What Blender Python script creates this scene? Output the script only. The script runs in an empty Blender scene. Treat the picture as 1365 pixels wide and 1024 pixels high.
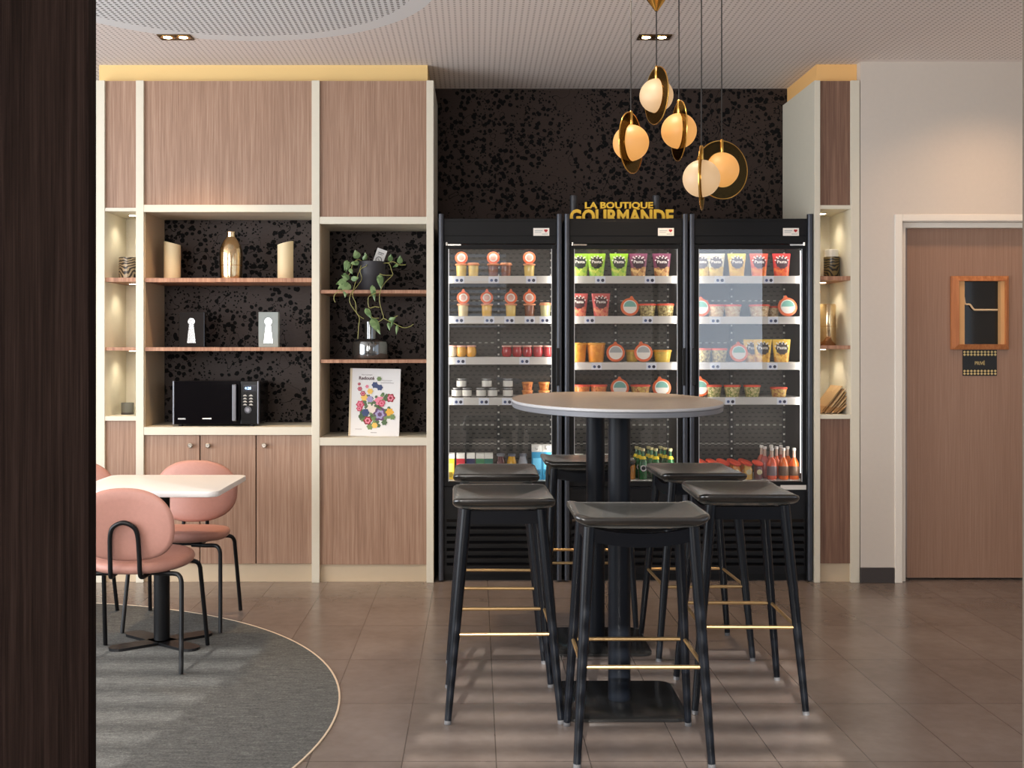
import bpy, math, random
from mathutils import Matrix, Vector
random.seed(7)
PI = math.pi
C = bpy.context.scene.collection
SC = bpy.context.scene

# ------------------------------------------------------------------ measure
F, VX, VY, EYE = 1505.0, 635.0, 462.0, 1.36      # focal length (px of a 1365 wide frame), vanishing point, eye height
def X(px, Y): return (px - VX) * Y / F
def Z(py, Y): return EYE - (py - VY) * Y / F
def lin(c):
    r = []
    for v in c[:3]:
        v = v / 255.0
        r.append(v / 12.92 if v <= .04045 else ((v + .055) / 1.055) ** 2.4)
    return tuple(r) + (1.0,)

# ------------------------------------------------------------------ camera, world, lights, exposure
cam_data = bpy.data.cameras.new('camera')
cam = bpy.data.objects.new('camera', cam_data); C.objects.link(cam)
cam.location = (0, 0, EYE); cam.rotation_euler = (PI / 2, 0, 0)
cam_data.sensor_fit = 'HORIZONTAL'; cam_data.sensor_width = 36
cam_data.lens = 36 * F / 1365
cam_data.shift_x = (682.5 - VX) / 1365
cam_data.shift_y = -(512 - VY) / 1365
cam_data.clip_start = .05
SC.camera = cam
SC.view_settings.view_transform = 'Standard'
try: SC.view_settings.look = 'None'
except Exception: pass
SC.view_settings.gamma = 1; SC.view_settings.use_curve_mapping = False
SC.view_settings.exposure = 0.2
w = bpy.data.worlds.new('daylight'); SC.world = w; w.use_nodes = True
w.node_tree.nodes['Background'].inputs[0].default_value = (.80, .88, 1.0, 1)
w.node_tree.nodes['Background'].inputs[1].default_value = 1.0

def lamp(kind, name, loc, energy, col=(1, 1, 1), rot=(0, 0, 0), size=None, size_y=None, spot=None, blend=.5, radius=None, target=None):
    d = bpy.data.lights.new(name, kind); d.energy = energy; d.color = col
    if kind == 'AREA':
        d.shape = 'RECTANGLE' if size_y else 'SQUARE'; d.size = size
        if size_y: d.size_y = size_y
    if kind == 'SPOT': d.spot_size = spot; d.spot_blend = blend
    if radius is not None and kind in ('POINT', 'SPOT'): d.shadow_soft_size = radius
    o = bpy.data.objects.new(name, d); C.objects.link(o); o.location = loc
    if target is not None:
        o.rotation_euler = (Vector(target) - Vector(loc)).to_track_quat('-Z', 'Y').to_euler()
    else: o.rotation_euler = rot
    return o
# daylight through the shop windows behind the camera and through the open left side of the room
lamp('AREA', 'front_window_daylight', (-2.0, -1.9, 1.95), 200, (1.0, .97, .93), size=2.8, size_y=1.9, target=(-1.2, 6.5, 1.1))
lamp('AREA', 'narrow_window_daylight', (3.38, -1.9, 1.86), 13, (.72, .84, 1.0), size=.84, size_y=1.6, rot=(PI / 2, 0, 0))
lamp('AREA', 'side_window_daylight', (-4.9, 3.0, 1.5), 210, (.92, .96, 1.0), size=4.0, size_y=2.6, target=(.6, 4.6, .9))
sun = lamp('SUN', 'low_sun', (0, -6, 4), 8.0, (1.0, .95, .88), target=(1.4, 4, .36))
sun.data.angle = math.radians(.35)
# unseen spots added for more warm light from above; the last by the door
for sx_, sy_ in ((-2.6, 3.2), (-2.6, 4.6), (-.6, 3.0), (.55, 4.6), (2.9, 5.9)):
    lamp('SPOT', 'unseen_ceiling_spot', (sx_, sy_, 2.97), 48 if sy_ < 5 else 34, (1.0, .84, .66) if sy_ < 5 else (1.0, .66, .40), (0, 0, 0), spot=2.4, blend=1.0, radius=.06)

# ------------------------------------------------------------------ objects
def tag(o, label=None, cat=None, group=None, kind=None):
    if label: o['label'] = label
    if cat: o['category'] = cat
    if group: o['group'] = group
    if kind: o['kind'] = kind
    return o
def empty(name, loc=(0, 0, 0), rz=0, label=None, cat=None, group=None):
    o = bpy.data.objects.new(name, None); C.objects.link(o)
    o.location = loc; o.rotation_euler = (0, 0, rz); o.empty_display_size = .1
    return tag(o, label, cat, group)
def copy_tree(o, parent=None):
    c = o.copy(); C.objects.link(c)
    if parent: c.parent = parent
    for ch in list(o.children): copy_tree(ch, c)
    return c

MESHES = {}
class MB:
    """collects shapes and links them as ONE mesh object"""
    def __init__(s): s.v = []; s.f = []; s.m = []
    def mark(s): return len(s.v)
    def xf(s, M, start=0):
        for i in range(start, len(s.v)): s.v[i] = tuple(M @ Vector(s.v[i]))
        return s
    def box(s, x0, x1, y0, y1, z0, z1, m=0):
        b = len(s.v)
        s.v += [(x0, y0, z0), (x1, y0, z0), (x1, y1, z0), (x0, y1, z0), (x0, y0, z1), (x1, y0, z1), (x1, y1, z1), (x0, y1, z1)]
        for q in ((0, 3, 2, 1), (4, 5, 6, 7), (0, 1, 5, 4), (1, 2, 6, 5), (2, 3, 7, 6), (3, 0, 4, 7)):
            s.f.append(tuple(b + i for i in q)); s.m.append(m)
        return s
    def loft(s, rings, m=0, cap=True, closed=True):
        b = len(s.v); n = len(rings[0])
        for r in rings: s.v += [tuple(p) for p in r]
        for k in range(len(rings) - 1):
            for i in range(n if closed else n - 1):
                j = (i + 1) % n
                s.f.append((b + k * n + i, b + k * n + j, b + (k + 1) * n + j, b + (k + 1) * n + i)); s.m.append(m)
        if cap:
            s.f.append(tuple(b + i for i in reversed(range(n)))); s.m.append(m)
            e = b + (len(rings) - 1) * n
            s.f.append(tuple(e + i for i in range(n))); s.m.append(m)
        return s
    def lathe(s, prof, n=24, c=(0, 0, 0), m=0, cap=True):
        rings = [[(c[0] + r * math.cos(2 * PI * i / n), c[1] + r * math.sin(2 * PI * i / n), c[2] + z) for i in range(n)] for r, z in prof]
        return s.loft(rings, m, cap)
    def tube(s, path, r, n=10, m=0):
        P = [Vector(p) for p in path]; R = r if isinstance(r, (list, tuple)) else [r] * len(P)
        rings = []; up = None
        for i, p in enumerate(P):
            a = P[max(i - 1, 0)]; b = P[min(i + 1, len(P) - 1)]
            t = (b - a).normalized()
            if up is None:
                up = Vector((0, 0, 1)) if abs(t.z) < .9 else Vector((0, 1, 0))
            u = t.cross(up)
            if u.length < 1e-5: u = t.orthogonal()
            u.normalize(); vv = u.cross(t).normalized(); up = vv
            rings.append([p + R[i] * (math.cos(2 * PI * k / n) * u + math.sin(2 * PI * k / n) * vv) for k in range(n)])
        b0 = len(s.f)
        s.loft(rings, m)
        return s
    def pad(s, outline, rings, zf=None, m=0):
        """outline = xy points, rings = (scale, z) from bottom centre round the rim to top centre"""
        zf = zf or (lambda x, y: 0)
        return s.loft([[(x * k, y * k, z + zf(x * k, y * k)) for x, y in outline] for k, z in rings], m)
    def disc(s, c, r, n=20, m=0, axis='y', ry=None):
        ry = ry or r; b = len(s.v)
        for i in range(n):
            a = 2 * PI * i / n
            if axis == 'y': s.v.append((c[0] + r * math.cos(a), c[1], c[2] + ry * math.sin(a)))
            else: s.v.append((c[0] + r * math.cos(a), c[1] + ry * math.sin(a), c[2]))
        s.f.append(tuple(b + i for i in range(n))); s.m.append(m)
        return s
    def poly(s, pts, m=0):
        b = len(s.v); s.v += [tuple(p) for p in pts]; s.f.append(tuple(range(b, b + len(pts)))); s.m.append(m); return s
    def torus(s, R, r, n=40, k=8, m=0):
        b = len(s.v)
        for i in range(n):
            a = 2 * PI * i / n
            for j in range(k):
                t = 2 * PI * j / k
                s.v.append(((R + r * math.cos(t)) * math.cos(a), (R + r * math.cos(t)) * math.sin(a), r * math.sin(t)))
        for i in range(n):
            for j in range(k):
                s.f.append((b + i * k + j, b + ((i + 1) % n) * k + j, b + ((i + 1) % n) * k + (j + 1) % k, b + i * k + (j + 1) % k)); s.m.append(m)
        return s
    def text(s, string, width, height, x, y, z, depth=.001, m=0, offset=0.0, tilt=0):
        """writing that faces -Y, centred at x, standing with its foot at z"""
        cu = bpy.data.curves.new('lettering', 'FONT'); cu.body = string; cu.size = 1; cu.extrude = .02; cu.offset = offset
        cu.align_x = 'LEFT'; cu.resolution_u = 3
        ob = bpy.data.objects.new('lettering', cu); C.objects.link(ob)
        dg = bpy.context.evaluated_depsgraph_get(); dg.update()
        me = bpy.data.meshes.new_from_object(ob.evaluated_get(dg))
        xs = [v.co.x for v in me.vertices]; ys = [v.co.y for v in me.vertices]
        if xs:
            x0, x1, y0, y1 = min(xs), max(xs), min(ys), max(ys)
            sx = width / (x1 - x0); sy = height / (y1 - y0); b = len(s.v)
            for v in me.vertices:
                s.v.append((x + (v.co.x - (x0 + x1) / 2) * sx, y - (v.co.z / .02) * depth / 2, z + (v.co.y - y0) * sy))
            for p in me.polygons:
                s.f.append(tuple(b + i for i in p.vertices)); s.m.append(m)
        bpy.data.objects.remove(ob); bpy.data.curves.remove(cu); bpy.data.meshes.remove(me)
        return s
    def build(s, name, mats, parent=None, loc=None, world=False, smooth=True, bev=0, key=None, angle=35):
        mats = mats if isinstance(mats, (list, tuple)) else [mats]
        ck = (key, name) if key else None
        if ck and ck in MESHES: me = MESHES[ck]
        else:
            off = Vector((0, 0, 0))
            if world and parent is not None:
                p = parent
                while p is not None: off = off + p.location; p = p.parent
            elif world and loc is not None: off = Vector(loc)
            me = bpy.data.meshes.new(name)
            me.from_pydata([tuple(Vector(v) - off) for v in s.v], [], s.f)
            for mm in mats: me.materials.append(mm)
            me.polygons.foreach_set('material_index', s.m)
            me.update()
            import bmesh
            bm = bmesh.new(); bm.from_mesh(me); bmesh.ops.recalc_face_normals(bm, faces=bm.faces); bm.to_mesh(me); bm.free()
            if smooth:
                me.polygons.foreach_set('use_smooth', [True] * len(me.polygons))
                try: me.set_sharp_from_angle(angle=math.radians(angle))
                except Exception: pass
            if ck: MESHES[ck] = me
        o = bpy.data.objects.new(name, me); C.objects.link(o)
        if parent is not None: o.parent = parent
        if loc is not None: o.location = loc
        if bev:
            md = o.modifiers.new('edge', 'BEVEL'); md.width = bev; md.segments = 2; md.limit_method = 'ANGLE'; md.angle_limit = math.radians(40)
        return o
def Bx(*a): return MB().box(*a)
def superellipse(a, b, p=2.5, n=48):
    o = []
    for i in range(n):
        t = 2 * PI * i / n; c, s_ = math.cos(t), math.sin(t)
        o.append((a * math.copysign(abs(c) ** (2 / p), c), b * math.copysign(abs(s_) ** (2 / p), s_)))
    return o
def roundrect(a, b, r, k=5):
    o = []
    for cx, cy, a0 in ((a - r, b - r, 0), (-a + r, b - r, PI / 2), (-a + r, -b + r, PI), (a - r, -b + r, 1.5 * PI)):
        for i in range(k + 1):
            t = a0 + PI / 2 * i / k; o.append((cx + r * math.cos(t), cy + r * math.sin(t)))
    return o
def bez(pts, n=8):
    """smooth path through points (Catmull-Rom)"""
    P = [Vector(p) for p in pts]; P = [P[0]] + P + [P[-1]]; out = []
    for i in range(1, len(P) - 2):
        for k in range(n):
            t = k / n
            out.append(.5 * ((2 * P[i]) + (P[i + 1] - P[i - 1]) * t + (2 * P[i - 1] - 5 * P[i] + 4 * P[i + 1] - P[i + 2]) * t * t + (3 * P[i] - P[i - 1] - 3 * P[i + 1] + P[i + 2]) * t ** 3))
    return out + [P[-2]]
def struct(o): o['kind'] = 'structure'; return o

# ------------------------------------------------------------------ materials
class NT:
    def __init__(s, name):
        s.mat = bpy.data.materials.new(name); s.mat.use_nodes = True
        s.t = s.mat.node_tree; s.p = s.t.nodes['Principled BSDF']; s.out = s.t.nodes['Material Output']
    def n(s, kind, **kw):
        nd = s.t.nodes.new(kind)
        for k, v in kw.items(): setattr(nd, k, v)
        return nd
    def set(s, sock, v):
        if hasattr(v, 'node'): s.t.links.new(v, sock)
        else: sock.default_value = v
    def math(s, op, a, b=None, c=None):
        nd = s.n('ShaderNodeMath', operation=op); s.set(nd.inputs[0], a)
        if b is not None: s.set(nd.inputs[1], b)
        if c is not None: s.set(nd.inputs[2], c)
        return nd.outputs[0]
    def xyz(s):
        tc = s.n('ShaderNodeTexCoord'); sp = s.n('ShaderNodeSeparateXYZ'); s.t.links.new(tc.outputs['Object'], sp.inputs[0])
        return tc.outputs['Object'], sp.outputs
    def vec(s, x, y, z):
        c = s.n('ShaderNodeCombineXYZ'); s.set(c.inputs[0], x); s.set(c.inputs[1], y); s.set(c.inputs[2], z); return c.outputs[0]
    def mapv(s, v, scale, loc=(0, 0, 0)):
        m = s.n('ShaderNodeMapping'); m.inputs['Scale'].default_value = scale; m.inputs['Location'].default_value = loc; s.t.links.new(v, m.inputs[0]); return m.outputs[0]
    def noise(s, v, scale, detail=3, rough=.5):
        nd = s.n('ShaderNodeTexNoise'); s.t.links.new(v, nd.inputs['Vector']); nd.inputs['Scale'].default_value = scale
        nd.inputs['Detail'].default_value = detail; nd.inputs['Roughness'].default_value = rough; return nd.outputs[0]
    def vor(s, v, scale, feature='F1', out=0, rnd=1.0):
        nd = s.n('ShaderNodeTexVoronoi', feature=feature); s.t.links.new(v, nd.inputs['Vector']); nd.inputs['Scale'].default_value = scale
        nd.inputs['Randomness'].default_value = rnd; return nd.outputs[out]
    def ramp(s, fac, stops, interp='LINEAR'):
        nd = s.n('ShaderNodeValToRGB'); s.set(nd.inputs[0], fac); cr = nd.color_ramp; cr.interpolation = interp
        while len(cr.elements) < len(stops): cr.elements.new(.5)
        for e, (p, c) in zip(cr.elements, stops): e.position = p; e.color = c
        return nd.outputs[0]
    def mix(s, fac, a, b):
        nd = s.n('ShaderNodeMix', data_type='RGBA'); s.set(nd.inputs[0], fac); s.set(nd.inputs[6], a); s.set(nd.inputs[7], b); return nd.outputs[2]
    def bump(s, h, strength=.2, dist=.01):
        nd = s.n('ShaderNodeBump'); nd.inputs['Strength'].default_value = strength; nd.inputs['Distance'].default_value = dist
        s.set(nd.inputs['Height'], h); s.t.links.new(nd.outputs[0], s.p.inputs['Normal'])
    def fin(s, col=None, rough=None, metal=None, spec=None):
        if col is not None: s.set(s.p.inputs['Base Color'], col)
        if rough is not None: s.set(s.p.inputs['Roughness'], rough)
        if metal is not None: s.set(s.p.inputs['Metallic'], metal)
        if spec is not None: s.set(s.p.inputs['Specular IOR Level'], spec)
        return s.mat
CACHE = {}
def mat(name, col, rough=.5, metal=0.0, spec=.5, coat=0, emit=0, ecol=None, grain=0):
    k = name
    if k in CACHE: return CACHE[k]
    t = NT(name); c = lin(col)
    if grain:
        o, _ = t.xyz(); nf = t.noise(o, grain, 4)
        col_ = t.mix(nf, tuple(v * .97 for v in c[:3]) + (1,), tuple(min(v * 1.03, 1) for v in c[:3]) + (1,))
        t.fin(col_, rough, metal, spec)
    else: t.fin(c, rough, metal, spec)
    if coat: t.p.inputs['Coat Weight'].default_value = coat; t.p.inputs['Coat Roughness'].default_value = .08
    if emit:
        t.p.inputs['Emission Color'].default_value = ecol or c; t.p.inputs['Emission Strength'].default_value = emit
    CACHE[k] = t.mat; return t.mat
def wood(name, dark, mid, light, rough=.5, scale=1.0, spec=.4):
    t = NT(name); o, _ = t.xyz()
    a = t.noise(t.mapv(o, (95 * scale, 95 * scale, 2.2)), 1.0, 5, .62)
    b = t.noise(t.mapv(o, (300 * scale, 300 * scale, 6.0)), 1.0, 2, .6)
    c = t.noise(t.mapv(o, (7, 7, .8)), 1.0, 2)
    f = t.math('ADD', t.math('MULTIPLY', a, .62), t.math('ADD', t.math('MULTIPLY', b, .26), t.math('MULTIPLY', c, .14)))
    col = t.ramp(f, [(.36, lin(dark)), (.52, lin(mid)), (.66, lin(light))])
    t.fin(col, rough, spec=spec)
    return t.mat
def thin_glass(name, tint=(1, 1, 1, 1), gloss=1.0, rough=0.0, amount=None):
    t = NT(name); t.t.nodes.remove(t.p)
    tr = t.n('ShaderNodeBsdfTransparent'); tr.inputs[0].default_value = tint
    gl = t.n('ShaderNodeBsdfGlossy'); gl.inputs[0].default_value = gloss if isinstance(gloss, tuple) else (gloss, gloss, gloss, 1); gl.inputs['Roughness'].default_value = rough
    mx = t.n('ShaderNodeMixShader')
    if amount is None:
        fr = t.n('ShaderNodeFresnel'); fr.inputs[0].default_value = 1.5; t.t.links.new(fr.outputs[0], mx.inputs[0])
    else:
        lw = t.n('ShaderNodeLayerWeight'); lw.inputs[0].default_value = amount; t.t.links.new(lw.outputs['Fresnel'], mx.inputs[0])
    t.t.links.new(tr.outputs[0], mx.inputs[1]); t.t.links.new(gl.outputs[0], mx.inputs[2]); t.t.links.new(mx.outputs[0], t.out.inputs[0])
    return t.mat
def emitter(name, col, strength, base=(.8, .8, .8, 1)):
    t = NT(name); t.p.inputs['Base Color'].default_value = base
    t.p.inputs['Emission Color'].default_value = tuple(col) + (1,); t.p.inputs['Emission Strength'].default_value = strength
    return t.mat

M_cream = mat('cream lacquer', (212, 205, 187), .45, grain=30)
M_beige = mat('beige laminate', (196, 176, 148), .5, grain=25)
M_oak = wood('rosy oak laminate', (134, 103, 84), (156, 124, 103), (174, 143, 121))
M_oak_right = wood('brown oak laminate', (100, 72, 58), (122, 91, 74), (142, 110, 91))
M_oakedge = wood('shelf oak', (128, 88, 66), (164, 120, 94), (186, 146, 118), scale=.6)
M_door = wood('door veneer', (140, 107, 88), (150, 117, 97), (159, 126, 106), rough=.45, scale=1.3)
M_pillar = wood('dark pillar veneer', (20, 14, 12), (34, 25, 22), (46, 35, 31), rough=.9, scale=1.6, spec=.03)
M_gold = mat('ochre cornice paint', (228, 194, 130), .6)
M_gold2 = mat('ochre cornice paint in warm light', (236, 186, 118), .6)  # ochre paint with the orange light on the right cornice put into the colour
M_white = mat('white wall paint', (202, 192, 181), .75, grain=40)
M_frame = mat('off white door frame', (228, 220, 208), .4)
M_black = mat('black powder coat', (12, 12, 14), .38, spec=.3)
M_black2 = mat('matt black panel', (13, 13, 14), .5, spec=.25)
M_post = mat('dark grey post', (66, 68, 74), .3, metal=.6)
M_liner = mat('dark liner', (56, 52, 48), .5)
M_chrome = mat('brushed chrome', (205, 200, 190), .22, metal=1)
M_brass = mat('brass', (226, 178, 92), .24, metal=1)
M_rodbrass = mat('satin brass rod', (214, 180, 128), .34, metal=.9)
M_dark_base = mat('dark baseboard', (58, 52, 50), .5)
M_shelfw = mat('white shelf rail', (216, 212, 206), .4)
M_tagw = mat('price tag white', (232, 236, 246), .5)
M_tagb = mat('price tag blue', (56, 78, 132), .5)
M_tagd = mat('price tag navy', (30, 36, 66), .5)
M_orange = mat('orange rubber', (232, 112, 62), .45)
M_lidred = mat('red orange lid', (226, 84, 58), .45)
M_labelw = mat('label white', (238, 232, 222), .5)
M_labelteal = mat('label teal', (120, 176, 162), .5)
M_labelgrey = mat('label grey', (168, 172, 172), .5)
M_capw = mat('white cap', (232, 230, 224), .45)
M_capg = mat('grey cap', (120, 122, 132), .4)
M_pane = thin_glass('fridge door glass')

def m_floor():
    t = NT('brown floor tiles'); o, c = t.xyz()
    def line(v, off, pitch, wd):
        u = t.math('FRACT', t.math('DIVIDE', t.math('SUBTRACT', v, off), pitch))
        return t.math('LESS_THAN', u, wd / pitch)
    jx = line(c[0], .063, .3075, .004); jy = line(c[1], .097, .6, .005)
    j = t.math('MAXIMUM', jx, jy)
    ix = t.math('FLOOR', t.math('DIVIDE', t.math('SUBTRACT', c[0], .063), .3075)); iy = t.math('FLOOR', t.math('DIVIDE', t.math('SUBTRACT', c[1], .097), .6))
    wn = t.n('ShaderNodeTexWhiteNoise', noise_dimensions='3D'); t.t.links.new(t.vec(ix, iy, 0.0), wn.inputs[0])
    a = t.noise(o, 2.4, 2, .5); b = t.noise(o, 18, 3, .55)
    f = t.math('ADD', t.math('MULTIPLY', a, .6), t.math('ADD', t.math('MULTIPLY', b, .3), t.math('MULTIPLY', wn.outputs[0], .12)))
    col = t.ramp(f, [(.32, lin((101, 90, 84))), (.5, lin((112, 101, 95))), (.7, lin((124, 113, 107)))])
    col = t.mix(t.math('MULTIPLY', j, .75), col, lin((62, 54, 50)))
    t.fin(col, t.math('ADD', .22, t.math('MULTIPLY', a, .07)), spec=.5)
    t.bump(t.math('SUBTRACT', 1.0, j), .1, .002)
    return t.mat
def m_ceiling():
    t = NT('perforated ceiling'); o, c = t.xyz(); p = .03
    u = t.math('SUBTRACT', t.math('FRACT', t.math('DIVIDE', c[0], p)), .5); v = t.math('SUBTRACT', t.math('FRACT', t.math('DIVIDE', c[1], p)), .5)
    d = t.math('SQRT', t.math('ADD', t.math('MULTIPLY', u, u), t.math('MULTIPLY', v, v)))
    dx = t.math('SUBTRACT', c[0], -1.17); dy = t.math('SUBTRACT', c[1], 5.06)
    r = t.math('SQRT', t.math('ADD', t.math('MULTIPLY', dx, dx), t.math('MULTIPLY', dy, dy)))
    rad = t.math('ADD', t.math('MULTIPLY', t.math('GREATER_THAN', r, 1.0), .21), t.math('MULTIPLY', t.math('LESS_THAN', r, .90), .27))
    plain = t.math('GREATER_THAN', c[1], 6.44)
    rad = t.math('MULTIPLY', rad, t.math('SUBTRACT', 1.0, t.math('MULTIPLY', plain, t.math('GREATER_THAN', c[0], 2.2))))
    h = t.math('LESS_THAN', d, rad)
    inside = t.math('LESS_THAN', r, 1.0)
    base = t.mix(inside, lin((240, 230, 224)), lin((236, 236, 236)))
    t.fin(t.mix(h, base, t.mix(inside, lin((172, 158, 148)), lin((104, 102, 100)))), .8, spec=.2)
    return t.mat
def m_wallpaper(name, base, blot=(10, 9, 9)):
    t = NT(name); o, c = t.xyz()
    q = t.vec(c[0], c[2], 0.0)
    nz = t.n('ShaderNodeTexNoise'); t.t.links.new(q, nz.inputs['Vector']); nz.inputs['Scale'].default_value = 34; nz.inputs['Detail'].default_value = 1
    sub = t.n('ShaderNodeVectorMath', operation='SUBTRACT'); t.t.links.new(nz.outputs[1], sub.inputs[0]); sub.inputs[1].default_value = (.5, .5, .5)
    sc = t.n('ShaderNodeVectorMath', operation='SCALE'); t.t.links.new(sub.outputs[0], sc.inputs[0]); sc.inputs['Scale'].default_value = .014
    ad = t.n('ShaderNodeVectorMath', operation='ADD'); t.t.links.new(q, ad.inputs[0]); t.t.links.new(sc.outputs[0], ad.inputs[1])
    d1 = t.vor(ad.outputs[0], 29, rnd=.85); d2 = t.vor(ad.outputs[0], 52)
    cl = t.noise(q, 2.6, 3, .6); cl2 = t.noise(t.mapv(q, (1, 1, 1), (5, 3, 0)), 5.0, 2, .5)
    th = t.math('MULTIPLY', t.math('SUBTRACT', cl, .35), 3.4)
    th2 = t.math('MULTIPLY', t.math('SUBTRACT', cl2, .36), 1.8)
    b1 = t.math('LESS_THAN', d1, t.math('MINIMUM', th, .43)); b2 = t.math('LESS_THAN', d2, t.math('MINIMUM', th2, .30))
    st = t.math('LESS_THAN', t.math('ABSOLUTE', t.math('SUBTRACT', t.noise(t.mapv(q, (1, 1, 1), (9, 1, 0)), 7.0, 1), .42)), .004)
    b = t.math('MAXIMUM', t.math('MAXIMUM', b1, b2), st)
    fine = t.noise(t.mapv(q, (30, 260, 1)), 1.0, 2)
    col = t.mix(fine, lin(tuple(v * .88 for v in base)), lin(tuple(v * 1.1 for v in base)))
    col = t.mix(b, col, lin(blot))
    t.fin(col, t.mix(b, (.62, .62, .62, 1), (.8, .8, .8, 1)), spec=.15)
    return t.mat
def m_carpet():
    t = NT('grey carpet'); o, c = t.xyz()
    a = t.noise(o, 120, 4, .7); b = t.noise(t.mapv(o, (14, 60, 1)), 1, 3)
    f = t.math('ADD', t.math('MULTIPLY', a, .65), t.math('MULTIPLY', b, .35))
    t.fin(t.ramp(f, [(.3, lin((64, 64, 63))), (.55, lin((97, 97, 95))), (.75, lin((132, 132, 128)))]), .95, spec=.1); t.bump(a, .5, .006)
    return t.mat
def m_backpanel():
    t = NT('slotted back panel'); o, c = t.xyz()
    row = t.math('DIVIDE', c[2], .026); ir = t.math('FLOOR', row)
    sh = t.math('MULTIPLY', t.math('MODULO', ir, 2.0), .5)
    u = t.math('FRACT', t.math('ADD', t.math('DIVIDE', c[0], .0385), sh)); v = t.math('FRACT', row)
    slot = t.math('MULTIPLY', t.math('LESS_THAN', t.math('ABSOLUTE', t.math('SUBTRACT', u, .5)), .24), t.math('LESS_THAN', t.math('ABSOLUTE', t.math('SUBTRACT', v, .5)), .14))
    wr = 0.0
    for z in (.755, .872, 1.384, 1.645):
        e = t.math('LESS_THAN', t.math('ABSOLUTE', t.math('SUBTRACT', c[2], z)), .005)
        wr = e if wr == 0.0 else t.math('MAXIMUM', wr, e)
    lit_slot = t.math('MULTIPLY', wr, t.math('LESS_THAN', t.math('ABSOLUTE', t.math('SUBTRACT', u, .5)), .24))  # pale dashes: light catching the slot edges, put into the colour
    col = t.mix(slot, lin((76, 72, 66)), lin((14, 13, 12))); col = t.mix(lit_slot, col, lin((170, 168, 158)))
    t.fin(col, .45); return t.mat
def m_upright():
    t = NT('perforated upright'); o, c = t.xyz()
    v = t.math('FRACT', t.math('DIVIDE', c[2], .045))
    u = t.math('FRACT', t.math('DIVIDE', t.math('ADD', c[0], .65), .65 / 24)); 
    dot = t.math('MULTIPLY', t.math('LESS_THAN', v, .24), t.math('LESS_THAN', t.math('ABSOLUTE', t.math('SUBTRACT', t.math('ABSOLUTE', c[0]), t.math('MULTIPLY', t.math('GREATER_THAN', t.math('ABSOLUTE', c[0]), .2), .325))), .0055))
    t.fin(t.mix(dot, lin((40, 38, 36)), lin((206, 204, 196))), .4); return t.mat
def m_food(name, c1, c2, scale=70, rough=.35):
    if name in CACHE: return CACHE[name]
    t = NT(name); o, c = t.xyz(); d = t.vor(o, scale, out=1)
    bw = t.n('ShaderNodeRGBToBW'); t.t.links.new(d, bw.inputs[0])
    t.fin(t.ramp(bw.outputs[0], [(.25, lin(c1)), (.55, lin(tuple((a + b) / 2 for a, b in zip(c1, c2)))), (.8, lin(c2))]), rough)
    CACHE[name] = t.mat; return t.mat
def m_pouch(name, c1, c2, c3):
    if name in CACHE: return CACHE[name]
    t = NT(name); o, c = t.xyz(); d = t.vor(o, 62, out=1)
    bw = t.n('ShaderNodeRGBToBW'); t.t.links.new(d, bw.inputs[0])
    food = t.ramp(bw.outputs[0], [(.3, lin(c2)), (.6, lin(c3))])
    f = t.math('LESS_THAN', t.math('ADD', c[2], t.math('MULTIPLY', t.noise(o, 50, 2), .03)), .068)
    t.fin(t.mix(f, lin(c1), food), .3); CACHE[name] = t.mat; return t.mat
def m_leather(name, col, rough=.42, spec=.5):
    t = NT(name); o, c = t.xyz(); a = t.noise(o, 60, 4, .6)
    cc = lin(col); t.fin(t.mix(a, tuple(v * .9 for v in cc[:3]) + (1,), tuple(v * 1.08 for v in cc[:3]) + (1,)), rough, spec=spec); t.bump(t.vor(o, 380), .06, .001)
    return t.mat
def m_seat():
    t = NT('black seat leather'); t.fin(lin((24, 23, 21)), .24, spec=.9)
    t.p.inputs['Sheen Weight'].default_value = .16; t.p.inputs['Sheen Roughness'].default_value = .35; t.p.inputs['Sheen Tint'].default_value = (1, .95, .84, 1)
    return t.mat
M_floor, M_ceil = m_floor(), m_ceiling()
M_paper = m_wallpaper('floral wallpaper', (56, 45, 40))
M_paper2 = m_wallpaper('floral niche lining', (66, 58, 55))
M_carpet, M_back, M_upright = m_carpet(), m_backpanel(), m_upright()
M_seat = m_seat()
M_pink = m_leather('pink chair leather', (178, 128, 114), .5)
M_stool = mat('blue black stool lacquer', (12, 15, 21), .34, spec=.22)
M_tabletop = wood('taupe table laminate', (152, 138, 126), (160, 147, 134), (168, 155, 143), rough=.34, scale=.5)
M_tabledge = mat('pale table edge', (178, 178, 180), .45)
M_cafe_top = mat('white table laminate', (240, 238, 236), .35)
M_led = emitter('warm led', (1.0, .86, .62), 14)
M_fridge_led = emitter('cool fridge led', (1.0, .95, .88), 15)

# ------------------------------------------------------------------ the setting
Yf, Yb, CEIL = 6.5, 7.18, 3.0
struct(Bx(-5.2, 4.6, -2.2, 7.4, -.1, 0).build('floor', M_floor, smooth=False))
struct(Bx(-5.2, 4.6, -2.2, 7.4, CEIL, CEIL + .12).build('ceiling', M_ceil, smooth=False))
struct(Bx(-4.6, 2.15, Yb, Yb + .12, 0, CEIL).build('wall_back', M_paper, smooth=False))
dl, dr, dt = X(1201, Yf), X(1201, Yf) + 1.0, Z(296, Yf)                       # door opening
wm = MB().box(X(1147, Yf), dl, Yf, Yf + .2, 0, CEIL).box(dl, dr, Yf, Yf + .2, dt, CEIL).box(dr, 4.4, Yf, Yf + .2, 0, CEIL)
struct(wm.build('wall_back_right', M_white, smooth=False))
struct(Bx(4.3, 4.42, 3.4, Yf, 0, CEIL).build('wall_right', M_white, smooth=False))
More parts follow.
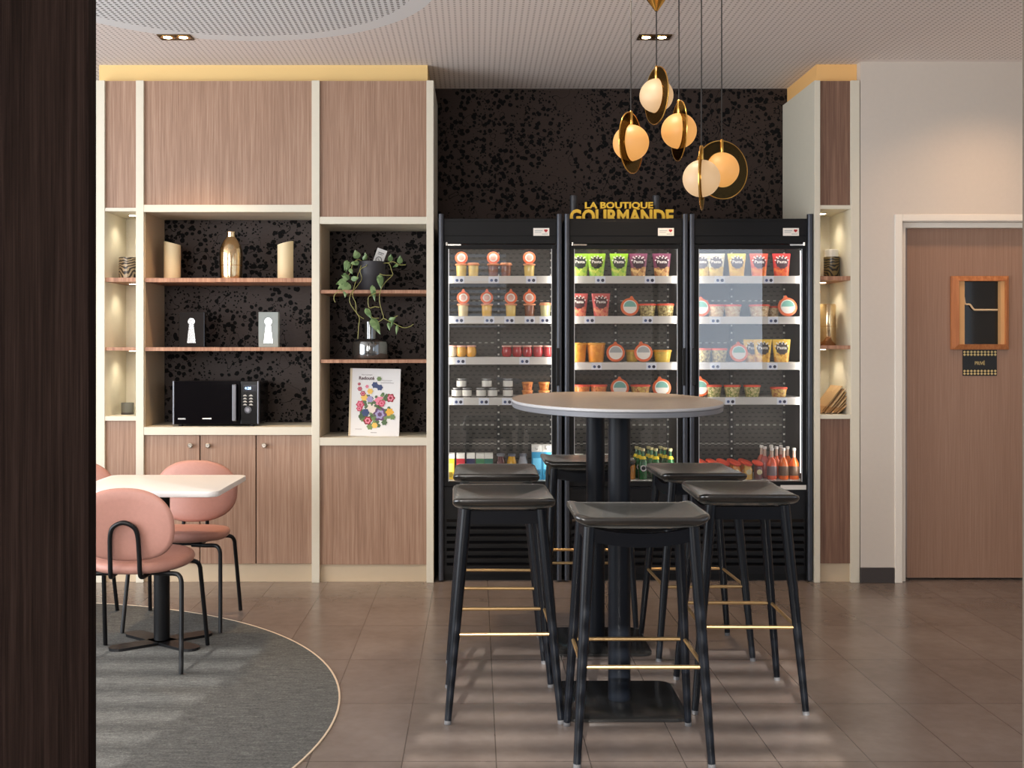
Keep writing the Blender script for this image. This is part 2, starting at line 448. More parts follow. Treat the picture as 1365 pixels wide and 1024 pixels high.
# shop front behind the camera with two slatted windows
fw = MB(); win = ((-3.3, -1.95), (-1.05, .4)); z0_, z1_ = 1.62, 2.62
fw.box(-5.2, 4.6, -2.12, -2.0, 0, z0_).box(-5.2, 4.6, -2.12, -2.0, z1_, CEIL).box(-5.2, win[0][0], -2.12, -2.0, z0_, z1_).box(win[0][1], win[1][0], -2.12, -2.0, z0_, z1_).box(win[1][1], 4.6, -2.12, -2.0, z0_, z1_)
struct(fw.build('wall_front', M_white, smooth=False))
for k, (wa, wb) in enumerate(win):
    wr_ = MB()
    for q in range(13): wr_.box(wa, wb, -2.08, -2.05, z0_ + .02 + q * .08, z0_ + .058 + q * .08)
    struct(wr_.build('window_%d' % (k + 1), M_frame, smooth=False))
struct(Bx(X(1146, Yf), X(1191, Yf), Yf - .014, Yf, 0, .088).build('baseboard_right', M_dark_base, smooth=False, bev=.002))
struct(Bx(-1.25, -.842, 2.45, 2.5, 0, CEIL).build('pillar', M_pillar, smooth=False))
struct(Bx(1.548, 1.60, 3.15, 3.2, 0, CEIL).build('pillar', mat('grey pillar paint', (112, 104, 92), .7), smooth=False))
# cornices between the cabinets and the ceiling
struct(Bx(X(126, Yf), X(570, 6.58), 6.58, Yb, 2.893, CEIL).build('trim_1', M_gold, smooth=False))
struct(Bx(X(1088.5, 6.56), X(1142, 6.56), 6.56, Yb, 2.893, CEIL).build('trim_2', M_gold2, smooth=False))

# door with its frame
d = empty('door_1', (dl, Yf, 0)); d['kind'] = 'structure'
fm = MB().box(X(1192, Yf), X(1202, Yf), Yf - .014, Yf + .1, 0, Z(286, Yf)).box(dr - .005, dr + .045, Yf - .014, Yf + .1, 0, Z(286, Yf))
fm.box(X(1202, Yf), dr, Yf - .014, Yf + .1, Z(295, Yf), Z(286, Yf))
fm.build('door_frame', M_frame, d, world=True, smooth=False, bev=.003)
fs = MB().box(X(1202, Yf), X(1209, Yf) + .004, Yf + .03, Yf + .1, 0, Z(295, Yf)).box(X(1209, Yf), dr, Yf + .03, Yf + .1, Z(303, Yf), Z(295, Yf))
fs.build('door_stop', M_frame, d, world=True, smooth=False, bev=.003)
Yd = 6.58
wx0, wx1, wz0, wz1 = X(1276, Yd), X(1338, Yd), Z(459, Yd), Z(375, Yd)
lf = MB(); lx0, lx1, lz1 = X(1209, Yd), dr, Z(304.5, Yd)
lf.box(lx0, wx0, Yd, Yd + .045, .012, lz1).box(wx1, lx1, Yd, Yd + .045, .012, lz1).box(wx0, wx1, Yd, Yd + .045, .012, wz0).box(wx0, wx1, Yd, Yd + .045, wz1, lz1)
lf.build('door_leaf', M_door, d, world=True, smooth=False)
M_redwood = wood('orange brown beading', (150, 88, 48), (176, 108, 62), (196, 130, 82), scale=.5)
M_palewood = mat('pale wood reveal', (214, 164, 108), .5)
ox0, ox1, oz0, oz1 = X(1268.5, Yd - .02), X(1345, Yd - .02), Z(466, Yd - .02), Z(368, Yd - .02)
wf = MB()
for pts in (((ox0, oz0), (ox1, oz0), (wx1, wz0), (wx0, wz0)), ((ox1, oz0), (ox1, oz1), (wx1, wz1), (wx1, wz0)), ((ox1, oz1), (ox0, oz1), (wx0, wz1), (wx1, wz1)), ((ox0, oz1), (ox0, oz0), (wx0, wz0), (wx0, wz1))):
    a, b, c_, e = pts
    wf.loft([[(a[0], Yd, a[1]), (b[0], Yd, b[1]), (b[0], Yd - .018, b[1]), (a[0], Yd - .018, a[1])],
             [(e[0], Yd, e[1]), (c_[0], Yd, c_[1]), (c_[0], Yd - .03, c_[1]), (e[0], Yd - .03, e[1])]])
wfo = wf.build('window_frame', M_redwood, d, world=True, smooth=False, bev=.002)
wfo['label'] = 'orange brown wooden frame of the small door window'
rv = MB().box(wx0 - .001, wx0 + .038, Yd - .012, Yd + .042, wz0, wz1).box(wx1 - .024, wx1 + .001, Yd - .012, Yd + .042, wz0, wz1)
rv.build('window_reveal', M_palewood, d, world=True, smooth=False)
Bx(wx0 + .03, wx1 - .02, Yd + .022, Yd + .028, wz0, wz1).build('window_pane', mat('dark window glass', (20, 18, 16), .06), d, world=True, smooth=False)
wv = bez([(X(1286, Yd), Yd + .012, Z(396, Yd)), (X(1288, Yd), Yd + .012, Z(405, Yd)), (X(1294, Yd), Yd + .012, Z(406, Yd)), (X(1299, Yd), Yd + .012, Z(412, Yd)), (X(1304, Yd), Yd + .012, Z(413, Yd)), (X(1331, Yd), Yd + .012, Z(413, Yd))])
MB().tube(wv, .0055, 8).build('curved_rail', mat('pale rail', (226, 196, 156), .5), d, world=True)
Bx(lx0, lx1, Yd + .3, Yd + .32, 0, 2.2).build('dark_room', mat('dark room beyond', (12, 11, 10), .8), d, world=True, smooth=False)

# door sign
M_signblk = mat('black sign', (14, 14, 15), .4); M_signgold = mat('sign gold', (206, 180, 118), .4)
sx0, sx1, sz0, sz1 = X(1283, Yd), X(1328.5, Yd), Z(501, Yd), Z(466.5, Yd)
sg = empty('door_sign', ((sx0 + sx1) / 2, Yd, sz0), 0, 'black sign with gold zigzag borders reading PRIVÉ on the brown door', 'sign')
Bx(sx0, sx1, Yd - .004, Yd, sz0, sz1).build('plate', M_signblk, sg, world=True, smooth=False)
n = 10; wz = (sx1 - sx0) / n
for zb, sgn in ((sz1, -1), (sz0, 1)):
    zg = MB()
    for k in range(n):
        x0 = sx0 + k * wz
        for q in range(2):
            zz = zb + sgn * (.004 + q * .016)
            zg.poly([(x0 + wz * .5, Yd - .0048, zz), (x0 + wz * .94, Yd - .0048, zz + sgn * .008), (x0 + wz * .5, Yd - .0048, zz + sgn * .016), (x0 + wz * .06, Yd - .0048, zz + sgn * .008)])
    zg.build('zigzag_border', M_signgold, sg, world=True, smooth=False)
MB().text('PRIVÉ', .058, .026, (sx0 + sx1) / 2, Yd - .005, (sz0 + sz1) / 2 - .012, .001).build('lettering', M_signgold, sg, world=True, smooth=False)

# ------------------------------------------------------------------ wall cabinets
def spot_in_niche(parent, x, y, z, power=2.0):
    b = MB().lathe([(.026, -.003), (.026, 0)], 20, (x, y, z)); o = b.build('niche_light', M_chrome, parent, world=True)
    MB().lathe([(.019, -.0045), (.019, -.003)], 16, (x, y, z)).build('lens', M_led, o, world=True)
    lamp('SPOT', 'niche_spot', (x, y, z - .012), power, (1, .90, .70), (0, 0, 0), spot=2.3, blend=.8, radius=.015)
TOP = 2.893
def post(m, x0, x1, depth=None): m.box(X(x0, Yf), X(x1, Yf), Yf, depth or Yb - .003, 0, TOP)
# narrow niche unit on the left
cA = empty('display_niche_cabinet', (X(160, Yf), Yf, 0), 0, 'narrow cream and oak niche cabinet with lit shelves beside the dark pillar', 'cabinet')
m = MB(); post(m, 127, 139.5); m.build('side_post', M_cream, cA, world=True, smooth=False, bev=.002)
m = MB(); post(m, 181, 191.5); m.build('side_post', M_cream, cA, world=True, smooth=False, bev=.002)
a0, a1 = X(139.5, Yf), X(181, Yf)
Bx(a0, a1, Yf + .018, Yf + .036, Z(277, Yf), TOP).build('upper_panel', M_oak, cA, world=True, smooth=False)
Bx(a0, a1, Yf + .004, 6.9, Z(281.5, Yf), Z(277, Yf)).build('rail', M_cream, cA, world=True, smooth=False)
Bx(a0, a1, 6.9, 6.91, Z(560, Yf), Z(277, Yf)).build('back_panel', M_cream, cA, world=True, smooth=False)
Bx(a0, a1, Yf + .012, 6.9, Z(375.5, Yf), Z(370, Yf)).build('shelf', M_oakedge, cA, world=True, smooth=False)
Bx(a0, a1, Yf + .012, 6.9, Z(467.5, Yf), Z(463, Yf)).build('shelf', M_oakedge, cA, world=True, smooth=False)
Bx(a0, a1, Yf + .004, 6.9, Z(561, Yf), Z(555, Yf)).build('ledge', M_cream, cA, world=True, smooth=False)
Bx(a0, a1, Yf + .018, Yf + .036, Z(752, Yf), Z(561, Yf)).build('lower_panel', M_oak, cA, world=True, smooth=False)
Bx(a0, a1, Yf + .03, Yf + .05, 0, Z(752, Yf)).build('plinth', M_beige, cA, world=True, smooth=False)
for z in (Z(281.5, Yf), Z(375.5, Yf), Z(467.5, Yf)): spot_in_niche(cA, X(174, 6.66), 6.70, z)
# wide shelf unit
cB = empty('shelf_cabinet', (X(303, Yf), Yf, 0), 0, 'wide oak and cream wall cabinet holding the microwave above three cupboard doors', 'cabinet')
m = MB(); post(m, 415.5, 426); m.build('side_post', M_cream, cB, world=True, smooth=False, bev=.002)
b0, b1 = X(191.5, Yf), X(415.5, Yf); YB = 6.92
Bx(b0, b1, Yf + .018, Yf + .036, Z(273, Yf), TOP).build('upper_panel', M_oak, cB, world=True, smooth=False)
Bx(b0, b1, Yf + .002, YB, Z(282.5, Yf), Z(273, Yf)).build('rail', M_cream, cB, world=True, smooth=False)
Bx(b0, b0 + .004, Yf + .02, YB, Z(569, Yf), Z(282.5, Yf)).build('side_lining', M_beige, cB, world=True, smooth=False)
Bx(b0 + .004, b1, YB, YB + .012, Z(580, Yf), Z(282.5, Yf)).build('back_panel', M_paper2, cB, world=True, smooth=False)['label'] = 'dark floral patterned back panel'
Bx(b0 + .004, b1, Yf + .012, YB, Z(376, Yf), Z(370.5, Yf)).build('shelf', M_oakedge, cB, world=True, smooth=False)
Bx(b0 + .004, b1, Yf + .012, YB, Z(468, Yf), Z(463, Yf)).build('shelf', M_oakedge, cB, world=True, smooth=False)
Bx(b0, b1, Yf + .002, YB, Z(580, Yf), Z(569.5, Yf)).build('ledge', M_cream, cB, world=True, smooth=False)
Bx(b0, b1, Yf + .06, YB, 0.02, Z(580, Yf)).build('carcass', M_black2, cB, world=True, smooth=False)
for (p0, p1, kx) in ((191.5, 265, 253.5), (266, 340, 277), (341, 415.5, 352)):
    dd = Bx(X(p0, Yf) + .001, X(p1, Yf) - .001, Yf + .018, Yf + .038, Z(752.5, Yf), Z(580.5, Yf)).build('cupboard_door', M_oak, cB, world=True, smooth=False, bev=.0015)
    kb = MB().lathe([(.009, 0), (.009, .012), (.015, .016), (.015, .024), (.011, .028)], 16)
    kb.xf(Matrix.Translation((X(kx, Yf), Yf + .018, Z(594, Yf))) @ Matrix.Rotation(PI / 2, 4, 'X'))
    kb.build('knob', M_chrome, dd, world=True)
Bx(b0, b1, Yf + .03, Yf + .05, 0, Z(753, Yf)).build('plinth', M_beige, cB, world=True, smooth=False)
# right shelf unit
cC = empty('shelf_cabinet', (X(500, Yf), Yf, 0), 0, 'oak and cream wall cabinet with the trailing plant beside the left fridge', 'cabinet')
m = MB(); post(m, 568.5, 578); m.build('side_post', M_cream, cC, world=True, smooth=False, bev=.002)
c0, c1 = X(426, Yf), X(568.5, Yf)
Bx(c0, c1, Yf + .018, Yf + .036, Z(289, Yf), TOP).build('upper_panel', M_oak, cC, world=True, smooth=False)
Bx(c0, c1, Yf + .002, YB, Z(298.5, Yf), Z(289, Yf)).build('rail', M_cream, cC, world=True, smooth=False)
Bx(c0, c0 + .004, Yf + .02, YB, Z(583, Yf), Z(298.5, Yf)).build('side_lining', M_beige, cC, world=True, smooth=False)
Bx(c0 + .004, c1, YB, YB + .012, Z(594, Yf), Z(298.5, Yf)).build('back_panel', M_paper2, cC, world=True, smooth=False)['label'] = 'dark floral patterned back panel'
Bx(c0 + .004, c1, Yf + .012, YB, Z(391, Yf), Z(386.5, Yf)).build('shelf', M_oakedge, cC, world=True, smooth=False)
Bx(c0 + .004, c1, Yf + .012, YB, Z(484, Yf), Z(479.5, Yf)).build('shelf', M_oakedge, cC, world=True, smooth=False)
Bx(c0, c1, Yf + .002, YB, Z(594, Yf), Z(583.5, Yf)).build('ledge', M_cream, cC, world=True, smooth=False)
Bx(c0, c1, Yf + .018, Yf + .036, Z(753.5, Yf), Z(594, Yf)).build('lower_panel', M_oak, cC, world=True, smooth=False)
Bx(c0, c1, Yf + .03, Yf + .05, 0, Z(753.5, Yf)).build('plinth', M_beige, cC, world=True, smooth=False)
# niche unit right of the fridges
cD = empty('display_niche_cabinet', (X(1114, Yf), Yf, 0), 0, 'narrow cream and brown oak niche cabinet with lit shelves right of the fridges', 'cabinet')
m = MB(); post(m, 1085.8, 1093.5); m.build('side_post', M_cream, cD, world=True, smooth=False, bev=.002)
m = MB(); post(m, 1134.5, 1146); m.build('side_post', M_cream, cD, world=True, smooth=False, bev=.002)
a0, a1 = X(1093.5, Yf), X(1134.5, Yf)
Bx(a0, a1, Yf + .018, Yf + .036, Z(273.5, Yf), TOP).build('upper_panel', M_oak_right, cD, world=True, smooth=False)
Bx(a0, a1, Yf + .004, 6.9, Z(278.5, Yf), Z(273.5, Yf)).build('rail', M_cream, cD, world=True, smooth=False)
Bx(a0, a1, 6.9, 6.91, Z(558, Yf), Z(273.5, Yf)).build('back_panel', M_cream, cD, world=True, smooth=False)
Bx(a0, a1, Yf + .012, 6.9, Z(373.5, Yf), Z(368, Yf)).build('shelf', M_oakedge, cD, world=True, smooth=False)
Bx(a0, a1, Yf + .012, 6.9, Z(465.5, Yf), Z(460.5, Yf)).build('shelf', M_oakedge, cD, world=True, smooth=False)
Bx(a0, a1, Yf + .004, 6.9, Z(558.5, Yf), Z(553, Yf)).build('ledge', M_cream, cD, world=True, smooth=False)
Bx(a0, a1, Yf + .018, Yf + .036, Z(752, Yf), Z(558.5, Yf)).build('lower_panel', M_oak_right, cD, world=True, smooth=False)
Bx(a0, a1, Yf + .03, Yf + .05, 0, Z(752, Yf)).build('plinth', M_beige, cD, world=True, smooth=False)
for z in (Z(278.5, Yf), Z(373.5, Yf), Z(465.5, Yf)): spot_in_niche(cD, X(1100.5, 6.66), 6.72, z)

# ------------------------------------------------------------------ fridges
YG = 6.53
FC = {'left': 666.8, 'middle': 834.5, 'right': 1000.8}
SHELF = {'left': (368, 421.5, 476, 530), 'middle': (368, 421.5, 483, 530), 'right': (368, 422, 483, 529.5)}
YS = 6.615                                  # front of the shelves
TAGS = {'left': ((612, 658, 708), (612, 652, 679, 706, 726), (614, 699), (611, 645, 676)), 'middle': ((800, 866), (786, 863), (795, 868), (790, 860)),
        'right': ((959, 1024), (953, 1030), (953, 1029), (973, 1042))}
DECK = .577
for nm, side in (('left', 1), ('middle', 1), ('right', -1)):
    cx = X(FC[nm], YG)
    fr = empty('display_fridge', (cx, YG, 0), 0, {'left': 'black glass door display fridge at left, next to the cabinet with the plant',
        'middle': 'black glass door display fridge in the middle, under the yellow letters',
        'right': 'black glass door display fridge at right, next to the narrow niche cabinet'}[nm], 'fridge', 'black display fridges along the wall')
    W2 = .357; D = .62
    b = MB().box(-W2, -W2 + .02, .03, D, 0.02, 2.09).box(W2 - .02, W2, .03, D, .02, 2.09).box(-W2 + .02, W2 - .02, .03, D, 2.05, 2.09).box(-W2 + .02, W2 - .02, .52, D, .5, 2.05)
    b.build('cabinet_shell', M_black2, fr, smooth=False)
    hd = MB().box(-.326, .326, 0, .05, 1.955, 2.10).box(-.326, .326, -.004, 0, 2.0, 2.085); hd.build('header', M_black2, fr, smooth=False, bev=.003)
    for s in (-1, 1):
        MB().pad(roundrect(.0155, .02, .012, 4), [(1, 0), (1, 2.115)]).xf(Matrix.Translation((s * (W2 - .0155), 0.0, .01))).build('corner_post', M_post, fr)
    bs = MB().box(-.326, .326, .02, .06, .04, .545)
    for k in range(7): bs.loft([[(-.31, y, z), (.31, y, z), (.31, y, z + .012), (-.31, y, z + .012)] for y, z in ((-.004, .08 + k * .042), (.02, .094 + k * .042))])
    bs.box(-.326, .326, .012, .02, .47, .535)
    bs.build('grille', M_black, fr, smooth=False)
    Bx(-.335, .335, .04, .3, 0, .04).build('foot_plinth', M_black2, fr, smooth=False)
    # inside
    Bx(-.337, .337, .5, .515, .545, 2.0).build('back_panel', M_back, fr, smooth=False)
    ln = MB().box(-.337, -.331, .06, .5, .545, 2.0).box(.331, .337, .06, .5, .545, 2.0).box(-.331, .331, .06, .5, 1.985, 2.0)
    ln.build('side_liner', M_liner, fr, smooth=False)
    Bx(-.331, .331, .055, .5, .545, DECK).build('deck', M_shelfw, fr, smooth=False)
    Bx(-.012, .012, .49, .4995, DECK, 1.985).build('upright', M_upright, fr, smooth=False)
    for s in (-1, 1): Bx(s * .325 - .009, s * .325 + .009, .485, .4995, DECK, 1.985).build('upright', M_upright, fr, smooth=False)
    led = MB().box(-.30, .30, .07, .09, 1.972, 1.984); led.build('led_strip', M_fridge_led, fr, smooth=False)
    for s in (-1, 1): Bx(s * .313 - .006, s * .313 + .006, .058, .070, .62, 1.92).build('led_strip', M_fridge_led, fr, smooth=False)
    # shelves with price rails
    for k, py in enumerate(SHELF[nm]):
        zt = Z(py, YS)
        sh = Bx(-.322, .322, YS - YG + .004, .48, zt - .014, zt).build('shelf', M_shelfw, fr, smooth=False)
        Bx(-.318, .318, YS - YG - .008, YS - YG + .004, zt - .044, zt).build('price_rail', M_shelfw, sh, smooth=False, bev=.002)
        for tx in TAGS[nm][k]:
            lx = X(tx, YS) - cx; y = YS - YG - .0095
            tg = MB().box(lx - .03, lx + .03, y, y + .002, zt - .043, zt - .003)
            tg.disc((lx - .012, y - .0006, zt - .026), .0085, 14, 1).disc((lx + .014, y - .0006, zt - .026), .0095, 14, 2)
            tg.build('price_tag', [M_tagw, M_tagb, M_tagd], sh, smooth=False)
    # glass door
    dm = MB(); o = .325; i = .300
    dm.box(-o, -i, .008, .045, .55, 1.95).box(i, o, .008, .045, .55, 1.95).box(-i, i, .008, .045, 1.925, 1.95).box(-i, i, .008, .045, .55, .577)
    dr_ = dm.build('door', M_black2, fr, smooth=False, bev=.002)
    Bx(-i - .004, i + .004, .022, .026, .573, 1.929).build('glass', M_pane, dr_, smooth=False)
    eg = MB().box(-i, -i + .004, .006, .014, .577, 1.925).box(i - .004, i, .006, .014, .577, 1.925)
    eg.build('lit_inner_edge', mat('lit door edge', (186, 188, 190), .3, metal=.7), dr_, smooth=False)  # light on the inner door edges put into a bright silver colour
    hx = side * .331
    Bx(hx - .010, hx + .010, -.03, -.012, Z(514, YG), Z(464, YG)).build('handle', M_black, dr_, smooth=False, bev=.004)
    hb = MB().box(hx - .006, hx + .006, -.014, .01, Z(511, YG), Z(507, YG)).box(hx - .006, hx + .006, -.014, .01, Z(471, YG), Z(467, YG)); hb.build('handle_bracket', M_black, dr_, smooth=False)
    hs = -side * .27
    MB().box(hs - .043, hs + .043, -.001, .008, 1.944, 1.952).lathe([(.008, 0), (.008, .018)], 12, (-side * .31, .002, 1.944)).build('hinge', M_chrome, fr, smooth=False)
    # small sticker on the header
    sx = {'left': 721.5, 'middle': 887.5, 'right': 1054}[nm]; sx = X(sx, YG) - cx
    st = MB().box(sx - .046, sx + .046, -.0055, -.004, 2.0, 2.045).box(sx - .038, sx + .008, -.0062, -.0055, 2.027, 2.031, 1).box(sx - .038, sx + .0, -.0062, -.0055, 2.018, 2.021, 1).box(sx + .004, sx + .038, -.0062, -.0055, 2.008, 2.012, 1)
    st.disc((sx + .022, -.0066, 2.031), .006, 10, 2).disc((sx + .031, -.0066, 2.031), .006, 10, 2).poly([(sx + .0165, -.0066, 2.029), (sx + .0365, -.0066, 2.029), (sx + .0265, -.0066, 2.019)], 2)
    st.build('sticker', [M_labelw, M_labelgrey, mat('sticker red', (206, 50, 56), .5)], fr, smooth=False)['label'] = 'small white sticker with a red heart'
    if nm == 'right': Bx(X(1041, YG) - cx, X(1075, YG) - cx, .004, .012, Z(653, YG), Z(647, YG)).build('price_strip', M_shelfw, fr, smooth=False)

# sign and the two cylinders on top of the middle fridge
Ysn = 6.76
sgn = empty('letter_sign', (X(828, Ysn), Ysn, 2.09), 0, 'yellow cut-out letters LA BOUTIQUE GOURMANDE standing on the middle fridge', 'sign')
M_letter = mat('sunny yellow letters', (255, 204, 62), .4)
MB().text('GOURMANDE', X(897.5, Ysn) - X(759.5, Ysn), .090, X(828.5, Ysn), Ysn, 2.0905, .03, 0, .035).build('word', M_letter, sgn, world=True, smooth=False)
MB().text('LA BOUTIQUE', X(870.5, Ysn) - X(780, Ysn), .046, X(825, Ysn), Ysn, 2.178, .03, 0, .028).build('word', M_letter, sgn, world=True, smooth=False)
for px, lb in ((764.5, 'black upright cylinder behind the left end of the yellow letters'), (874.5, 'black upright cylinder behind the right end of the yellow letters')):
    c_ = empty('cylinder_spotlight', (X(px, 6.88), 6.88, 2.09), 0, lb, 'cylinder', 'black cylinders on top of the middle fridge')
    MB().lathe([(.021, .012), (.0215, .016), (.0215, .188), (.019, .19)], 24).build('housing', mat('satin black cylinder', (52, 52, 56), .4), c_)
    MB().lathe([(.026, 0), (.026, .01), (.02, .012)], 24).build('base', M_black2, c_)

# ------------------------------------------------------------------ food and drink in the fridges
YP = 6.655
PX = YP / F
ORD = ['first', 'second', 'third', 'fourth', 'fifth', 'sixth', 'seventh', 'eighth', 'ninth', 'tenth', 'eleventh']
SHN = ['top shelf', 'second shelf', 'third shelf', 'fourth shelf', 'bottom deck']
def jar_prof(w, h, taper=.9): return [(w * taper * .96, 0), (w * taper, .003), (w, h - .004), (w * .97, h)]
def custard_jar(loc, col, rz=0, lid='open', tab=False):
    r = empty('dessert_jar', loc, rz); w_, h_ = .0315, .066
    k = 'jar' + str(col)
    MB().lathe(jar_prof(w_, h_), 20).build('jar', mat('dessert ' + str(col), col, .18, coat=.6), r, key=k)
    MB().lathe([(w_ * 1.04, h_ - .003), (w_ * 1.16, h_), (w_ * 1.16, h_ + .006), (w_ * 1.0, h_ + .008)], 20).build('rim', mat('peach rubber ring', (226, 150, 106), .4), r, key='jr')
    if lid == 'open':
        T = Matrix.Translation((0, .004, h_ + .043)) @ Matrix.Rotation(math.radians(82), 4, 'X')
        MB().lathe([(.036, -.004), (.038, 0), (.036, .004), (.030, .006)], 28).xf(T).build('lid', M_orange, r, key='jl%s' % tab)
        MB().lathe([(.025, .0062), (.024, .0075)], 24).xf(T).build('lid_label', M_labelw, r, key='jll')
        MB().lathe([(.017, .0076), (.016, .0082)], 20).xf(T).build('lid_emblem', mat('peach emblem', (226, 178, 160), .5), r, key='jle')
        if tab: MB().loft([[(-.012, -.003, .034), (.012, -.003, .034), (.012, .003, .034), (-.012, .003, .034)], [(-.004, -.003, .052), (.004, -.003, .052), (.004, .003, .052), (-.004, .003, .052)]]).xf(Matrix.Translation((0, .004, h_ + .043))).build('lid_tab', M_orange, r, key='jlt')
    else:
        MB().lathe([(w_ * 1.05, h_ + .006), (w_ * 1.05, h_ + .012), (w_ * .9, h_ + .014)], 20).build('lid', mat('peach flat lid', (222, 160, 120), .4), r, key='jfl')
    return r
def tulip_jar(loc, col):
    r = empty('jam_jar', loc)
    MB().lathe([(.02, 0), (.0265, .006), (.0305, .024), (.029, .046), (.025, .06)], 20).build('jar', mat('jam ' + str(col), col, .12, coat=.8), r, key='tj' + str(col))
    MB().lathe([(.0262, .058), (.03, .061), (.03, .066), (.024, .0675)], 20).build('lid', mat('pale pink lid', (226, 176, 162), .4), r, key='tl')
    return r
def tin_jar(loc):
    r = empty('spread_jar', loc)
    MB().lathe([(.027, 0), (.029, .003), (.029, .044), (.026, .047)], 20).build('jar', mat('dark spread', (66, 60, 56), .15, coat=.5), r, key='sj')
    MB().lathe([(.0293, .007), (.0297, .008), (.0297, .041), (.0293, .042)], 20, cap=False).build('label_band', mat('paper band', (226, 224, 216), .5), r, key='sb')
    MB().lathe([(.029, .046), (.030, .047), (.030, .0535), (.027, .055)], 20).build('lid', mat('grey metal lid', (150, 150, 150), .3, metal=.8), r, key='sl')
    return r
def food_tub(loc, m_, w_=.052, h_=.062, rim=None, rz=0):
    r = empty('salad_tub', loc, rz); k = 'tub%s%.3f%.3f' % (m_.name, w_, h_)
    MB().lathe([(w_ * .8, 0), (w_ * .84, .003), (w_, h_ - .004), (w_, h_)], 24).build('tub', m_, r, key=k)
    MB().lathe([(w_ * 1.03, h_ - .004), (w_ * 1.07, h_ - .002), (w_ * 1.07, h_ + .006), (w_ * .98, h_ + .008)], 24).build('lid', rim or M_lidred, r, key=k + 'l' + (rim.name if rim else ''))
    return r
def lid_forward(loc, m_, R=.052, lab=None, lean=12, rz=0, tabx=0.0):
    """a tub lying on its side so that the lid faces the room"""
    r = empty('salad_tub', loc, rz); k = 'lf%s%.3f%s%.2f' % (m_.name, R, lab.name if lab else '', tabx)
    T = Matrix.Translation((0, 0, R)) @ Matrix.Rotation(math.radians(90 - lean), 4, 'X')
    MB().lathe([(R * .95, -.008), (R, -.004), (R, .006), (R * .88, .010)], 36).xf(T).build('lid', M_orange, r, key=k)
    MB().lathe([(R * .86, -.004), (R * .7, -.05)], 28).xf(T).build('tub', m_, r, key=k)
    MB().lathe([(R * .76, .0095), (R * .75, .0112)], 32).xf(T).build('lid_label', M_labelw, r, key=k)
    hb = MB(); pts = [(R * .66 * math.cos(a), R * .66 * math.sin(a)) for a in [PI * i / 14 for i in range(15)]]
    hb.loft([[(x, y, .0112) for x, y in pts], [(x, y, .0122) for x, y in pts]]).xf(T).build('label_band', lab or M_labelteal, r, key=k)
    tb = MB().loft([[(tabx + x, y, -.004) for x, y in ((-.015, R * .93), (.015, R * .93), (.005, R * 1.24), (-.005, R * 1.24))], [(tabx + x, y, .004) for x, y in ((-.015, R * .93), (.015, R * .93), (.005, R * 1.24), (-.005, R * 1.24))]])
    tb.xf(T).build('lid_tab', M_orange, r, key=k)
    return r
def pouch(loc, cols, rz=0, dark=(40, 36, 40)):
    r = empty('pasta_pouch', loc, rz); k = 'p' + str(cols); H = .134
    def ring(z):
        t = z / H; wv = .041 + .014 * t; dv = .027 * (1 - t) ** .8 + .0018
        return [(x, y, z) for x, y in superellipse(wv, dv, 2.6, 24)]
    MB().loft([ring(H * i / 8) for i in range(9)]).build('pouch', m_pouch('pouch ' + str(cols), *cols), r, key=k)
    lab = MB()
    def front(x, z): # point on the front of the pouch
        t = z / H; wv = .041 + .014 * t; dv = .027 * (1 - t) ** .8 + .0018
        q = max(0, 1 - abs(x / wv) ** 2.6) ** (1 / 2.6)
        return (x, -dv * q - .0012, z)
    pts = []
    N = 40
    for ring_ in range(4):
        s_ = (4 - ring_) / 4
        pts.append([front((.036 + .0022 * math.cos(10 * a)) * s_ * math.cos(a), .080 + (.036 + .0022 * math.cos(10 * a)) * s_ * math.sin(a)) for a in [2 * PI * i / N for i in range(N)]])
    lab.loft(pts, cap=False); lab.poly(pts[-1]); lab.build('label', mat('pouch badge ' + str(dark), dark, .4), r, key=k + str(dark))
    tx = MB().text('Pasta', .056, .018, 0, 0, .076, .0008, 0, .02)
    for a in range(len(tx.v)):
        x, y, z = tx.v[a]; f_ = front(x, z); tx.v[a] = (x, f_[1] - .0012 + y * .2, z)
    bits = [(-.03, .112), (-.012, .117), (.008, .118), (.028, .112), (.036, .095), (-.038, .094), (-.022, .106), (.02, .106), (.002, .108)]
    for bx_, bz in bits:
        tx.poly([Vector(front(bx_ + .005 * math.cos(a), bz + .004 * math.sin(a))) + Vector((0, -.0012, 0)) for a in [2 * PI * i / 8 for i in range(8)]])
    tx.build('lettering', M_labelw, r, key='ptx', smooth=False)
    return r
def carton(loc, col, h_=.15, w_=.0245, cap=None):
    r = empty('juice_carton', loc); k = 'c' + str(col) + str(h_)
    MB().box(-w_, w_, -w_, w_, 0, h_ * .80).build('carton', mat('carton ' + str(col), col, .35), r, smooth=False, bev=.002, key=k)
    MB().loft([[(-w_, -w_, h_ * .80), (w_, -w_, h_ * .80), (w_, w_, h_ * .80), (-w_, w_, h_ * .80)], [(-w_, -w_ * .2, h_ * .97), (w_, -w_ * .2, h_ * .97), (w_, w_ * .9, h_), (-w_, w_ * .9, h_)]]).build('gable_top', M_capw, r, smooth=False, key='ct' + str(h_))
    if h_ > .2: MB().lathe([(.012, -.004), (.012, .012), (.010, .014)], 16).xf(Matrix.Translation((0, -w_ * .55, h_ * .90)) @ Matrix.Rotation(math.radians(48), 4, 'X')).build('screw_cap', M_capw, r, key='csc')
    MB().box(-w_ * .78, w_ * .78, -w_ - .0012, -w_, h_ * .3, h_ * .62).disc((0, -w_ - .0016, h_ * .2), w_ * .6, 14, 1).build('label', [mat('carton label ' + str(col), tuple(min(255, v + 60) for v in col), .4), mat('carton fruit ' + str(col), tuple(v * .7 for v in col), .4)], r, smooth=False, key='cl' + str(col) + str(h_))
    return r
